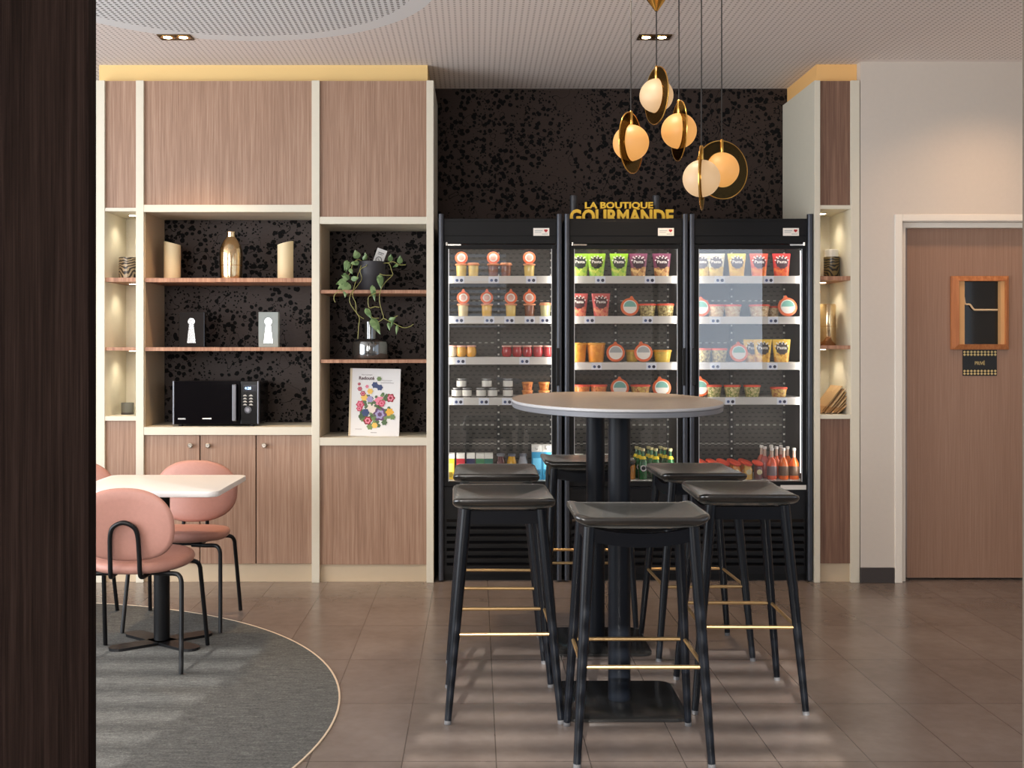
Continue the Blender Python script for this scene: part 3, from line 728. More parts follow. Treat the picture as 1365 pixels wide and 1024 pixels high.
def bottle(loc, col, h_=.16, w_=.026, capm=None, labm=None, neck=.42, name='drink_bottle', slim=.38, glass=None, tilt=0):
    r = empty(name, loc); k = 'b%s%.2f%.3f%.2f' % (col, h_, w_, neck)
    zb = h_ * (1 - neck)
    MB().lathe([(w_ * .9, 0), (w_, .004), (w_, zb), (w_ * .8, zb + h_ * .09), (w_ * slim * 1.1, zb + h_ * .2), (w_ * slim, h_ - .014)], 18).build('bottle', mat('drink ' + str(col), col, .1, coat=.8), r, key=k)
    MB().lathe([(w_ * slim * 1.2, h_ - .016), (w_ * slim * 1.3, h_ - .013), (w_ * slim * 1.3, h_ - .002), (w_ * slim * 1.1, h_)], 14).build('cap', capm or M_capw, r, key=k)
    if neck >= .5:
        MB().lathe([(w_ * slim * 1.13, zb + h_ * .17), (w_ * slim * 1.12, zb + h_ * .2), (w_ * slim * 1.03, h_ - .016)], 14, cap=False).build('neck', mat('pale bottle neck', (214, 186, 168), .12, coat=.6), r, key=k + 'nk')
    if labm:
        MB().lathe([(w_ * 1.01, zb * .25), (w_ * 1.025, zb * .28), (w_ * 1.025, zb * .82), (w_ * 1.01, zb * .85)], 18, cap=False).build('label', labm, r, key=k + labm.name)
    return r
def clip_bottle(loc, col):
    r = empty('clip_top_jar', loc); k = 'cb' + str(col)
    MB().lathe([(.024, 0), (.027, .004), (.027, .055), (.022, .072), (.022, .082), (.026, .088)], 18).build('jar', mat('juice ' + str(col), col, .1, coat=.8), r, key=k)
    T = Matrix.Translation((-.006, -.002, .096)) @ Matrix.Rotation(math.radians(14), 4, 'Y') @ Matrix.Rotation(math.radians(22), 4, 'X')
    MB().lathe([(.030, -.005), (.033, -.002), (.033, .004), (.027, .007)], 22).xf(T).build('lid', M_lidred, r, key='cbl')
    MB().lathe([(.016, 0), (.014, .0012)], 14).xf(Matrix.Translation((0, -.0275, .045)) @ Matrix.Rotation(PI / 2, 4, 'X')).build('label', mat('pale fruit label', (226, 214, 166), .4), r, key='cbb')
    return r
CUST, CHOC, PALE, YEL = (226, 196, 110), (128, 72, 44), (226, 206, 158), (232, 186, 82)
POU_G = ((150, 196, 52), (210, 214, 100), (128, 180, 60)); POU_P = ((128, 66, 92), (226, 186, 118), (150, 96, 58)); POU_K = ((204, 92, 88), (224, 156, 112), (196, 74, 66))
POU_Y = ((226, 190, 90), (236, 200, 96), (206, 158, 60)); POU_O = ((222, 88, 66), (240, 150, 60), (222, 98, 42)); POU_R = ((210, 58, 56), (236, 122, 50), (206, 66, 40)); POU_W = ((206, 200, 176), (226, 200, 120), (190, 160, 90))
POU_B = ((236, 196, 74), (240, 196, 90), (200, 140, 46))
F_or = m_food('carrot soup', (222, 140, 46), (236, 164, 60), 40); F_yel = m_food('yellow salad', (226, 190, 84), (200, 168, 70), 60); F_green = m_food('green salad', (220, 204, 150), (120, 130, 60), 110)
F_rice = m_food('rice salad', (232, 214, 178), (188, 150, 104), 120); F_mix = m_food('pasta salad', (226, 196, 110), (176, 110, 60), 90); F_lent = m_food('lentil salad', (206, 190, 132), (116, 98, 56), 110); F_car = m_food('carrot salad', (230, 150, 76), (190, 92, 44), 100)
prods = []                 # (thing, fridge, shelf, noun, description, category, x)
def put(fr, sh, px, fn, noun, desc, cat, dy=0, dz=0.0, key=None):
    z = (DECK if sh == 4 else Z(SHELF[fr][sh], YS)) + .0005 + dz
    yy = YP + dy
    o = fn((X(px, yy), yy, z))
    prods.append((o, fr, sh, noun, desc, cat, px, key or noun)); return o
def jar_o(col, tab=False): return lambda l: custard_jar(l, col, lid='open', tab=tab)
def jar_c(col): return lambda l: custard_jar(l, col, lid='flat')
for px, c_, o_ in ((615, CUST, 1), (631, CUST, 0), (657.5, CHOC, 1), (674.5, CHOC, 0), (705.5, CUST, 1)):
    put('left', 0, px, jar_o(c_) if o_ else jar_c(c_), 'jar', ('open jar of %s' if o_ else 'closed jar of %s') % ('chocolate dessert' if c_ == CHOC else 'yellow custard'), 'jar')
for px, c_, o_, t_ in ((617.5, PALE, 1, 'cream dessert'), (649, YEL, 1, 'orange topped dessert'), (681, CUST, 1, 'yellow custard'), (705.8, CHOC, 1, 'brown dessert'), (727, (206, 204, 150), 0, 'pale green dessert')):
    put('left', 1, px, jar_o(c_, True) if o_ else jar_c(c_), 'jar', ('open jar of %s' if o_ else 'closed jar of %s') % t_, 'jar')
for px, c_ in ((602.5, (220, 206, 178)), (615, (222, 166, 70)), (628.3, (232, 168, 52))): put('left', 2, px, lambda l, c=c_: tulip_jar(l, c), 'jar', 'round jar of pale yogurt' if c_[2] > 100 else 'round jar of orange jam', 'jar')
for px in (675.5, 689.5, 703, 717, 730.5): put('left', 2, px, lambda l: tulip_jar(l, (170, 34, 40)), 'red jar', 'round jar of red jam', 'jar')
for px in (609, 621.8, 637, 643.0 + 6, 663.0 - 2): pass
for px in (608.5, 622, 642.5 - 1.0, 656.5, 677): put('left', 3, px, lambda l: tin_jar(l), 'lower jar', 'squat white labelled jar underneath', 'jar')
for px in (615.3, 649, 677): put('left', 3, px, lambda l: tin_jar(l), 'stacked jar', 'squat white labelled jar on top', 'jar', dz=.0556)
for px in (703, 725.3): put('left', 3, px, lambda l: food_tub(l, F_car, .031, .034, mat('amber lid', (226, 150, 84), .4)), 'lower tub', 'small amber tub underneath', 'tub')
for px in (703, 725.3): put('left', 3, px, lambda l: food_tub(l, F_car, .031, .040, mat('amber lid', (226, 150, 84), .4)), 'stacked tub', 'small amber tub stacked on top', 'tub', dz=.0425)
for px, c_, n_ in ((600.5, (222, 188, 40), 'yellow'), (614, (196, 28, 46), 'red'), (627.5, (34, 40, 84), 'navy'), (640, (62, 140, 92), 'green'), (651.5, (38, 122, 104), 'teal')):
    put('left', 4, px, lambda l, c=c_: carton(l, c, .155 if c[0] > 30 else .15), 'small carton', n_ + ' carton with white top', 'carton')
for px, c_, n_ in ((667.5, (84, 22, 30), 'dark red'), (682, (212, 160, 40), 'yellow'), (697, (150, 152, 160), 'pale grey')):
    put('left', 4, px, lambda l, c=c_: bottle(l, c, .152, .0285, M_capg, neck=.3, slim=.62), 'bottle', n_ + ' bottle with grey cap', 'bottle')
for px in (715.5, 729.5): put('left', 4, px, lambda l: carton(l, (66, 160, 204), .205, .030), 'tall carton', 'light blue carton with white top', 'carton', dy=.0)
# middle fridge
for px, c_, n_, dk in ((773, POU_G, 'green', (40, 46, 40)), (795, POU_G, 'green', (40, 46, 40)), (825, POU_G, 'green', (40, 46, 40)), (850.7, POU_P, 'purple', (58, 30, 44)), (882, POU_P, 'purple', (58, 30, 44))):
    put('middle', 0, px, lambda l, c=c_, k=dk: pouch(l, c, 0, k), 'pouch', n_ + ' stand-up food pouch', 'pouch')
for px in (771.5, 801): put('middle', 1, px, lambda l: pouch(l, POU_K, 0, (66, 30, 34)), 'pouch', 'pink stand-up food pouch', 'pouch')
put('middle', 1, 839.5, lambda l: lid_forward(l, F_rice, .0535, None, tabx=.012), 'round lid', 'salad tub showing its orange lid', 'tub')
for px in (862.5, 887): put('middle', 1, px, lambda l: food_tub(l, F_lent, .050, .066), 'tub', 'tub of lentil coloured salad', 'tub', dy=.02)
for px in (770, 794.5): put('middle', 2, px, lambda l: food_tub(l, F_or, .053, .106, mat('ochre lid', (226, 164, 62), .4)), 'tall tub', 'tall orange soup tub', 'tub', dy=.012)
put('middle', 2, 820.5, lambda l: lid_forward(l, F_or, .054, M_labelgrey), 'round lid', 'soup tub showing its orange lid', 'tub', dy=-.01)
put('middle', 2, 857.5, lambda l: lid_forward(l, F_yel, .0545, M_labelgrey, tabx=-.012), 'round lid', 'soup tub showing its orange lid', 'tub', dy=-.01)
put('middle', 2, 842.5, lambda l: food_tub(l, F_yel, .038, .064, mat('ochre lid', (226, 164, 62), .4)), 'low tub', 'low yellow tub behind round lid', 'tub', dy=.13)
put('middle', 2, 883, lambda l: food_tub(l, F_yel, .051, .064, mat('ochre lid', (226, 164, 62), .4)), 'low tub', 'low yellow salad tub', 'tub', dy=.012)
for px in (775.5, 798): put('middle', 3, px, lambda l: food_tub(l, F_car, .048, .066), 'tub', 'tub of orange salad', 'tub')
put('middle', 3, 826, lambda l: lid_forward(l, F_car, .054, M_labelteal), 'round lid', 'salad tub showing its orange lid', 'tub', dy=-.01)
put('middle', 3, 853.5, lambda l: food_tub(l, F_mix, .056, .066), 'tub', 'tub of yellow green salad', 'tub', dy=.012)
put('middle', 3, 882, lambda l: lid_forward(l, F_mix, .0545, M_labelteal, tabx=-.01), 'round lid', 'salad tub showing its orange lid', 'tub', dy=-.01)
M_beerlab = mat('white round label', (222, 226, 222), .4); M_capy = mat('pale gold cap', (214, 204, 150), .4)
GRN = (22, 98, 44)
def beer(l):
    r = bottle(l, GRN, .182, .0265, M_capy, None, .46, 'glass_bottle', .36)
    MB().lathe([(.019, 0), (.018, .001)], 18).xf(Matrix.Translation((0, -.0268, .068)) @ Matrix.Rotation(PI / 2, 4, 'X')).build('label', M_beerlab, r, key='beerl')
    MB().lathe([(.012, .0012), (.011, .0018)], 14).xf(Matrix.Translation((0, -.0268, .068)) @ Matrix.Rotation(PI / 2, 4, 'X')).build('label_emblem', M_signblk, r, key='beere')
    MB().lathe([(.0205, .121), (.0215, .119), (.0175, .130), (.0140, .137)], 16, cap=False).build('neck_label', mat('yellow neck label', (232, 206, 50), .4), r, key='beern')
    return r
for px in (857, 874, 893.5): put('middle', 4, px, beer, 'front bottle', 'green bottle with yellow neck label', 'bottle', dy=.0)
for px in (852, 868.5, 886): put('middle', 4, px, beer, 'second row bottle', 'green bottle behind front row', 'bottle', dy=.075)
for px in (848.5, 864.5, 880.5): put('middle', 4, px, beer, 'back row bottle', 'green bottle at the back', 'bottle', dy=.15)
put('middle', 4, 842.5, lambda l: bottle(l, (186, 122, 40), .125, .021, M_capy, None, .4), 'amber bottle', 'small amber drink bottle beside the table column', 'bottle')
for px in (771, 807): put('middle', 4, px, lambda l: carton(l, (206, 190, 186), .148, .030), 'small carton', 'pale drink carton with white top', 'carton')
# right fridge
for px, c_, n_ in ((935, POU_W, 'pale'), (954, POU_W, 'pale'), (982, POU_Y, 'yellow'), (1011.5, POU_O, 'orange'), (1041.5, POU_R, 'red')):
    put('right', 0, px, lambda l, c=c_: pouch(l, c, 0, (104, 98, 104) if c in (POU_W, POU_Y) else (86, 60, 70)), 'pouch', n_ + ' stand-up food pouch', 'pouch')
put('right', 1, 934.5, lambda l: lid_forward(l, F_rice, .053), 'round lid', 'salad tub showing its orange lid', 'tub')
for px in (954.5, 976.5, 1012): put('right', 1, px, lambda l: food_tub(l, F_rice, .049 if px < 1000 else .058, .064), 'tub', 'tub of rice coloured salad', 'tub', dy=.02)
put('right', 1, 1030, lambda l: food_tub(l, F_rice, .038, .058), 'tub', 'tub of rice coloured salad', 'tub', dy=.13)
put('right', 1, 1049.5, lambda l: lid_forward(l, F_rice, .056, None, tabx=-.008), 'round lid', 'salad tub showing its orange lid', 'tub', dy=-.01)
for px in (937, 958.5): put('right', 2, px, lambda l: food_tub(l, F_lent, .046, .074), 'tub', 'tub of lentil coloured salad', 'tub')
put('right', 2, 984.5, lambda l: lid_forward(l, F_lent, .054), 'round lid', 'salad tub showing its orange lid', 'tub', dy=-.01)
for px, dy_ in ((1003, .04), (1016.5, -.002), (1041.5, 0)): put('right', 2, px, lambda l: pouch(l, POU_B, 0, (70, 62, 56)), 'pouch', 'yellow stand-up food pouch', 'pouch', dy=dy_)
put('right', 3, 933.5, lambda l: lid_forward(l, F_green, .054), 'round lid', 'salad tub showing its orange lid', 'tub', dy=-.01)
for px, m_ in ((951, F_green), (976, F_green), (1002.5, F_green), (1038, F_mix)):
    put('right', 3, px, lambda l, q=m_: food_tub(l, q, .047, .062 if q is F_green else .05), 'tub', 'tub of green salad' if m_ is F_green else 'tub of yellow salad', 'tub')
for k, px in enumerate((937.5, 952, 966.5, 981.5, 997, 1011)):
    put('right', 4, px, lambda l, q=((226, 118, 34), (232, 140, 40), (222, 118, 36), (230, 142, 36), (236, 186, 84), (110, 60, 60))[k]: clip_bottle(l, q), 'clip jar', 'juice jar with slanted red lid', 'jar')
for k, px in enumerate((933, 947, 961, 975, 990)):
    put('right', 4, px + 2, lambda l: clip_bottle(l, (226, 126, 40)), 'second row jar', 'red lidded juice jar behind', 'jar', dy=.075)
M_gl = mat('grey bottle label', (130, 112, 116), .4); M_bl = mat('brown bottle label', (110, 84, 66), .4)
for k, px in enumerate((1029, 1044.5, 1058.5)):
    put('right', 4, px, lambda l, q=((232, 96, 62), (232, 108, 38), (222, 100, 34))[k], g=k: bottle(l, q, .185, .029, M_capw, M_gl if g < 1 else M_bl, .5, slim=.30), 'front bottle', ('pink' if k == 0 else 'orange') + ' bottle with white cap', 'bottle')
for k, px in enumerate((1019.5, 1035, 1050)):
    put('right', 4, px, lambda l, q=((204, 110, 104), (232, 104, 56), (226, 112, 44))[k]: bottle(l, q, .187, .029, M_capw, None, .5, slim=.30), 'second row bottle', 'orange pink bottle behind front row', 'bottle', dy=.075)
for k, px in enumerate((1015, 1028, 1041)):
    put('right', 4, px, lambda l: bottle(l, (214, 112, 92), .189, .029, M_capw, None, .5, slim=.30), 'back row bottle', 'orange pink bottle at the back', 'bottle', dy=.15)
groups = {}
for p in prods: groups.setdefault((p[1], p[2], p[7]), []).append(p)
for (fr_, sh, kk), lst in groups.items():
    lst.sort(key=lambda q: q[6])
    for i, (o, f_, s_, noun, desc, cat, px, k_) in enumerate(lst):
        where = '%s fridge %s' % (fr_, SHN[sh])
        if len(lst) == 1: lb = '%s, only one on %s' % (desc, where)
        else: lb = '%s, %s %s from left, %s' % (desc, ORD[i], noun, where)
        tag(o, lb, cat, '%ss on the %s of the %s fridge' % (noun, SHN[sh], fr_))

# ------------------------------------------------------------------ things on the shelves
YI = 6.70
zB1, zB2, zB3 = Z(370.5, Yf), Z(463, Yf), Z(569.5, Yf)
M_wax = mat('ivory wax', (228, 208, 166), .55)
def slant_candle(px, w_px, top_hi, top_lo, z0, label, flip):
    y = YI; r = w_px * y / F / 2; x = X(px, y)
    n = 28; hi, lo = Z(top_hi, y) - z0, Z(top_lo, y) - z0
    o = empty('pillar_candle', (x, y, z0), 0, label, 'candle', 'slanted pillar candles on the upper shelf')
    def topz(a): return (hi + lo) / 2 - flip * (hi - lo) / 2 * math.cos(a)
    rings = [[(r * s_ * math.cos(2 * PI * i / n), r * s_ * math.sin(2 * PI * i / n), 0) for i in range(n)] for s_ in (.96, 1)]
    rings[1] = [(x_, y_, .003) for x_, y_, _ in rings[1]]
    rings.append([(r * math.cos(2 * PI * i / n), r * math.sin(2 * PI * i / n), topz(2 * PI * i / n)) for i in range(n)])
    rings.append([(r * .86 * math.cos(2 * PI * i / n), r * .86 * math.sin(2 * PI * i / n), (hi + lo) / 2 + (topz(2 * PI * i / n) - (hi + lo) / 2) * .86 - .002) for i in range(n)])
    rings.append([(r * .6 * math.cos(2 * PI * i / n), r * .6 * math.sin(2 * PI * i / n), (hi + lo) / 2 + (topz(2 * PI * i / n) - (hi + lo) / 2) * .6 - .012) for i in range(n)])
    MB().loft(rings).build('wax', M_wax, o)
    MB().tube([(0, 0, (hi + lo) / 2 - .012), (0.001, 0, (hi + lo) / 2 + .004)], .0012, 6).build('wick', M_black2, o)
slant_candle(229.8, 22, 321.5, 327, zB1, 'ivory pillar candle left of the gold glass bottle on upper shelf', 1)
slant_candle(380.5, 21, 321.5, 327, zB1, 'ivory pillar candle right of the gold glass bottle on upper shelf', -1)
gb = empty('glass_bottle_vase', (X(308, YI), YI, zB1), 0, 'gold mirrored glass bottle vase between two ivory candles', 'vase')
k_ = YI / F
t_ = NT('gold mercury glass'); o_, c_ = t_.xyz()
t_.fin(t_.mix(t_.noise(o_, 60, 4), lin((222, 186, 134)), lin((240, 218, 182))), .12, 1.0); M_mercury = t_.mat
MB().lathe([(.056, 0), (.062, .006), (.0645, .03), (.0675, .11), (.0675, .15), (.0655, .178), (.058, .205), (.046, .228), (.034, .244), (.0265, .254)], 36).build('body', M_mercury, gb)
MB().lathe([(.0245, .252), (.0255, .256), (.0235, .275), (.0255, .281), (.0245, .286), (.02, .2855)], 28).build('neck', M_mercury, gb)
MB().torus(.0672, .0016, 40, 6).xf(Matrix.Translation((0, 0, .085))).build('band', M_brass, gb)
# key plaques
def key_block(px0, px1, m_block, m_key, label):
    y = 6.66; x0, x1 = X(px0, y), X(px1, y); z1 = Z(416, y) - zB2; h = z1
    o = empty('keyhole_block', ((x0 + x1) / 2, y, zB2), 0, label, 'ornament', 'keyhole ornaments on the middle shelf')
    hw = (x1 - x0) / 2
    Bx(-hw, hw, 0, .05, 0, h).build('block', m_block, o, smooth=False, bev=.003)
    kk = MB(); c0 = .0; n = 24
    zc = h * .73; R = .021
    pts = [(R * math.cos(a), zc + R * math.sin(a)) for a in [math.radians(-52 + i * (284 / n)) for i in range(n + 1)]]
    pts += [(-.026, h * .12), (.026, h * .12)]
    kk.loft([[(x_, -.0035, z_) for x_, z_ in pts], [(x_, 0, z_) for x_, z_ in pts]])
    kk.build('keyhole', m_key, o, smooth=False)
M_key = mat('polished silver', (232, 236, 240), .12, metal=.85)
key_block(238, 272.5, mat('black gloss block', (26, 22, 21), .06), M_key, 'glossy black block with a silver keyhole on the middle shelf')
key_block(344.5, 371, mat('block with pale reflection', (146, 154, 150), .5), M_key, 'pale silver block with a silver keyhole on the middle shelf')  # mirror block; the pale reflection is put into its matt colour
# microwave
ym = 6.57
mw = empty('microwave_oven', (X(288, ym), ym, zB3), 0, 'black microwave oven with chrome handle and blue clock on the white ledge', 'microwave')
mx0, mx1 = X(231, ym), X(345, ym); mc = X(288, ym); mz0, mz1 = .012, Z(508, ym) - zB3
x0, x1 = mx0 - mc, mx1 - mc
M_mwb = mat('gloss black plastic', (10, 10, 12), .15, spec=.2); M_mwg = mat('microwave glass', (6, 5, 8), .05, spec=.15)
Bx(x0 + .006, x1 - .006, .02, .33, mz0, mz1 - .004).build('casing', M_mwb, mw, smooth=False, bev=.006)
xd = X(321, ym) - mc
dr_ = Bx(x0 + .004, xd, -.012, .02, mz0, mz1).build('door', M_mwg, mw, smooth=False, bev=.003)
Bx(x0, x0 + .009, -.014, .02, mz0, mz1).build('door_trim', mat('smoked chrome', (120, 122, 128), .4, metal=.7), dr_, smooth=False, bev=.002)
hx0, hx1 = X(311.5, ym) - mc, X(317, ym) - mc
MB().box(hx0, hx1, -.045, -.03, mz0 + .02, mz1 - .018).box(hx0 + .004, hx1 - .004, -.03, -.012, mz0 + .03, mz0 + .05).box(hx0 + .004, hx1 - .004, -.03, -.012, mz1 - .05, mz1 - .03).build('handle', mat('satin chrome', (96, 96, 100), .35, metal=.7), dr_, smooth=False, bev=.004)
Bx(X(238, ym) - mc, X(248, ym) - mc, -.0135, -.012, mz0 + .028, mz0 + .037).build('badge', M_labelgrey, dr_, smooth=False)
Bx(X(270.5, ym) - mc, X(282.5, ym) - mc, -.0135, -.012, mz0 + .03, mz0 + .037).build('badge', M_labelw, dr_, smooth=False)
pn = Bx(xd + .001, x1, -.012, .02, mz0, mz1).build('control_panel', M_mwb, mw, smooth=False, bev=.003)
Bx(x1 - .006, x1 + .001, -.014, .02, mz0, mz1).build('panel_trim', mat('smoked chrome', (120, 122, 128), .4, metal=.7), pn, smooth=False, bev=.002)
Bx(xd + .018, x1 - .012, -.0128, -.012, mz1 - .06, mz1 - .022).build('display', mat('display glass', (10, 16, 34), .1), pn, smooth=False)
MB().text('4:28', .036, .015, X(331, ym) - mc, -.0134, mz1 - .049, .0008).build('clock_digits', emitter('blue digits', (.25, .55, 1.0), 3), pn, smooth=False)
for k in range(8):
    bxk = X(327 + (k % 2) * 8, ym) - mc; bz = mz1 - .084 - (k // 2) * .0175
    MB().loft([[(bxk - .013, -.0126, bz - .004), (bxk + .013, -.0126, bz - .004), (bxk + .004, -.0126, bz + .005), (bxk - .004, -.0126, bz + .005)], [(bxk - .013, -.012, bz - .004), (bxk + .013, -.012, bz - .004), (bxk + .004, -.012, bz + .005), (bxk - .004, -.012, bz + .005)]]).build('button', mat('button print', (176, 172, 166), .5), pn, smooth=False)
MB().torus(.018, .0022, 24, 6).lathe([(.014, 0), (.013, .006)], 20).xf(Matrix.Translation((X(331, ym) - mc, -.013, mz0 + .084)) @ Matrix.Rotation(PI / 2, 4, 'X')).build('dial', mat('dial', (110, 110, 116), .3, metal=.7), pn)
for sx in (-1, 1):
    for yy in (.02, .3): MB().lathe([(.014, 0), (.014, .013)], 12, (sx * (x1 - .04), yy, 0)).build('foot', M_black2, mw)
# small things in the niche by the pillar
def leaf_mat(name, base, dark):
    t = NT(name); o, c = t.xyz(); wv = t.n('ShaderNodeTexWave', wave_type='RINGS'); t.t.links.new(t.mapv(o, (18, 18, 14), (.3, .2, .1)), wv.inputs[0]); wv.inputs['Scale'].default_value = 1.3; wv.inputs['Distortion'].default_value = 9; wv.inputs['Detail'].default_value = 1
    t.fin(t.ramp(wv.outputs[1], [(.45, lin(dark)), (.55, lin(base))]), .3); return t.mat
yy = 6.68
lc = empty('leaf_tealight_glass', (X(170, yy), yy, Z(370, Yf)), 0, 'tealight glass with dark leaf pattern on top niche shelf by the pillar', 'tealight glass')
rr = 11.2 * yy / F; hh = Z(343.5, yy) - Z(370, Yf)
MB().lathe([(rr * .95, 0), (rr, .003), (rr, hh), (rr * .95, hh), (rr * .93, .01)], 32).build('glass', leaf_mat('leaf pattern', (176, 158, 128), (52, 42, 34)), lc)
sg_ = empty('tealight_glass', (X(170, yy), yy, Z(555, Yf)), 0, 'small grey glass tealight holder on bottom niche ledge by the pillar', 'tealight glass')
rr = 8.4 * yy / F; hh = Z(537, yy) - Z(555, Yf)
MB().lathe([(rr * .92, 0), (rr * .95, .003), (rr, hh), (rr * .95, hh), (rr * .9, .012)], 28).build('glass', mat('grey tealight glass', (112, 112, 104), .15), sg_)
MB().lathe([(rr * .97, .0), (rr * .99, .012)], 28, (0, 0, 0)).build('base_ring', mat('dark ring', (62, 56, 52), .3), sg_)
# potted plant
yp = 6.66; zP = Z(386.5, Yf); zp0 = zP
pl = empty('potted_vine', (X(495.5, yp), yp, zP), 0, 'trailing green vine in a ribbed black pot on the upper shelf', 'plant')
pr = 18.0 * yp / F; ph = Z(349, yp) - zP; n = 72
def rib(s_, z): return [((pr * s_ + (.0018 if i % 2 else -.0018)) * math.cos(2 * PI * i / n), (pr * s_ + (.0018 if i % 2 else -.0018)) * math.sin(2 * PI * i / n), z) for i in range(n)]
MB().loft([rib(.90, 0), rib(.94, .004), rib(1.0, ph), rib(.95, ph), rib(.92, ph - .02)]).build('pot', mat('charcoal ribbed pot', (50, 48, 52), .55), pl, angle=80)
MB().lathe([(pr * .93, ph - .024), (pr * .90, ph - .019)], 28).build('soil', mat('potting soil', (40, 30, 24), .9), pl)
ct = Bx(-.03, .03, 0, .0012, 0, .1).xf(Matrix.Translation((X(502, yp) - X(495.5, yp), .01, ph - .02)) @ Matrix.Rotation(math.radians(20), 4, 'Y'))
ct.build('plant_card', mat('pale grey card', (206, 204, 200), .6), pl, smooth=False)['label'] = 'pale care card with a round symbol'
cs = MB().torus(.017, .0018, 24, 6).xf(Matrix.Translation((0, -.0012, .034)) @ Matrix.Rotation(PI / 2, 4, 'X'))
cs.tube([(-.008, -.0012, .04), (.008, -.0012, .028)], .0015, 6).box(-.018, .018, -.0012, 0, .075, .079).box(-.018, .012, -.0012, 0, .066, .069)
cs.xf(Matrix.Translation((X(502, yp) - X(495.5, yp), .009, ph - .02)) @ Matrix.Rotation(math.radians(20), 4, 'Y'))
cs.build('card_print', M_signblk, pl)
M_leaf = m_food('vine leaf green', (84, 112, 66), (136, 160, 108), 40, .4); M_stem = mat('vine stem', (150, 146, 84), .5)
def pp(px, py, dy=0): return (X(px, yp + dy) - X(495.5, yp), dy, Z(py, yp + dy) - zp0)
FRONT = -.20
vines = [[(487, 352, -.03), (478, 346, -.07), (470, 352, -.08), (468, 362, -.09), (461, 372, -.1), (458, 382, -.12)],
         [(484, 352, -.04), (489, 354, -.085), (480, 360, -.1), (482, 372, -.1), (474, 384, -.13), (468, 391, -.19), (466, 402, FRONT), (472, 413, FRONT), (480, 422, FRONT + .02), (485, 425, FRONT + .02)],
         [(482, 352, -.05), (476, 370, -.1), (470, 392, -.19), (474, 404, FRONT), (475, 416, FRONT), (479, 424, FRONT), (478, 436, FRONT), (477, 452, FRONT)],
         [(508, 352, -.03), (518, 351, -.04), (522, 361, -.06), (523, 367, -.08), (514, 376, -.12), (507, 388, -.19), (506, 402, FRONT), (509, 415, FRONT), (511, 424, FRONT), (503, 430, FRONT)],
         [(523, 367, -.08), (512, 367, -.1), (506, 365, -.1)],
         [(516, 351, -.04), (524, 349, -.05), (532, 353, -.05), (541, 353, -.05)],
         [(507, 388, -.19), (498, 392, FRONT), (491, 397, FRONT), (492, 410, FRONT), (500, 409, FRONT), (506, 410, FRONT)],
         [(511, 424, FRONT), (518, 428, FRONT), (527, 432, FRONT), (538, 437, FRONT), (547, 435, FRONT), (551, 432, FRONT)],
         [(505, 424, FRONT), (498, 424, FRONT), (492, 420, FRONT)], [(520, 429, FRONT), (524, 424, FRONT), (530, 421, FRONT)],
         [(460, 386, -.17), (448, 391, -.2), (445, 398, -.2), (447, 403, -.2)]]
for v_ in vines: MB().tube(bez([pp(*p) for p in v_], 5), .0021, 6).build('stem', M_stem, pl)
lv = MB()
def leaf(px, py, dy, ln, ang, wd=.46, tw=.3):
    # px, py = the base of the leaf, ang = direction of its tip (degrees, 0 right, 90 up)
    L = ln * .92 * yp / F; wd *= .82; n_ = 7; b = Vector(pp(px, py, dy)); a = math.radians(ang)
    ux = Vector((math.cos(a), -.25, math.sin(a))).normalized(); vx = ux.cross(Vector((math.sin(tw), -math.cos(tw), .2))).normalized(); nx = ux.cross(vx)
    left, mid, right = [], [], []
    for i in range(n_ + 1):
        t = i / n_; wv = L * wd * (math.sin(PI * t ** .62)) * .62; dr = -.12 * L * t * t
        c0 = b + ux * L * t + Vector((0, 0, dr)); mid.append(c0 - nx * .004); left.append(c0 + vx * wv); right.append(c0 - vx * wv)
    base = len(lv.v); lv.v += [tuple(q) for q in left + mid + right]; k = n_ + 1
    for i in range(n_):
        lv.f += [(base + i, base + i + 1, base + k + i + 1, base + k + i), (base + k + i, base + k + i + 1, base + 2 * k + i + 1, base + 2 * k + i)]; lv.m += [0, 0]
for a in ((477, 345, -.07, 15, 105, .75), (479, 350, -.09, 11, 190, .6), (484, 347, -.07, 12, 60), (488, 346, -.05, 12, 95), (466, 349, -.08, 15, 250), (463, 347, -.08, 15, 255, .5), (466, 358, -.09, 9, 300, .7), (461, 364, -.1, 9, 245, .6),
          (468, 352, -.1, 9, 30), (462, 374, -.12, 16, 195, .6), (466, 372, -.12, 14, 150, .6), (468, 373, -.12, 13, 20, .6), (463, 376, -.13, 21, 262, .62), (458, 380, -.13, 11, 215, .6), (520, 349, -.04, 13, 84, .6), (533, 352, -.05, 14, 88, .6),
          (531, 353, -.05, 9, 200), (506, 366, -.1, 20, 278, .5), (496, 380, -.18, 22, 282, .36), (487, 411, -.2, 17, 305, .5), (495, 424, -.2, 25, 303, .5), (518, 428, -.2, 13, 30, .5), (518, 430, -.2, 11, 280, .5), (530, 433, -.2, 13, 262, .35), (524, 428, -.2, 9, 250)):
    leaf(*a)
M_leaf.use_backface_culling = False
lv.build('foliage', M_leaf, pl)
# smoky glass vase
gv = empty('smoky_glass_vase', (X(493, 6.66), 6.70, Z(479.5, Yf)), 0, 'squat smoky glass vase with short neck under the trailing plant', 'vase')
t_ = NT('smoky mirrored glass'); o_, c_ = t_.xyz()
t_.fin(lin((128, 130, 130)), .1, .9); M_smoke = t_.mat
M_smoke2 = thin_glass('smoky glass', (.42, .42, .42, 1), .9, .02, .35)
MB().lathe([(.09, 0), (.104, .006), (.108, .02), (.108, .085), (.103, .104), (.088, .116), (.06, .121), (.041, .123)], 40).build('body', M_smoke, gv)
MB().lathe([(.035, .12), (.0355, .2), (.037, .222), (.034, .221), (.033, .122)], 32, cap=False).build('neck', M_smoke, gv)
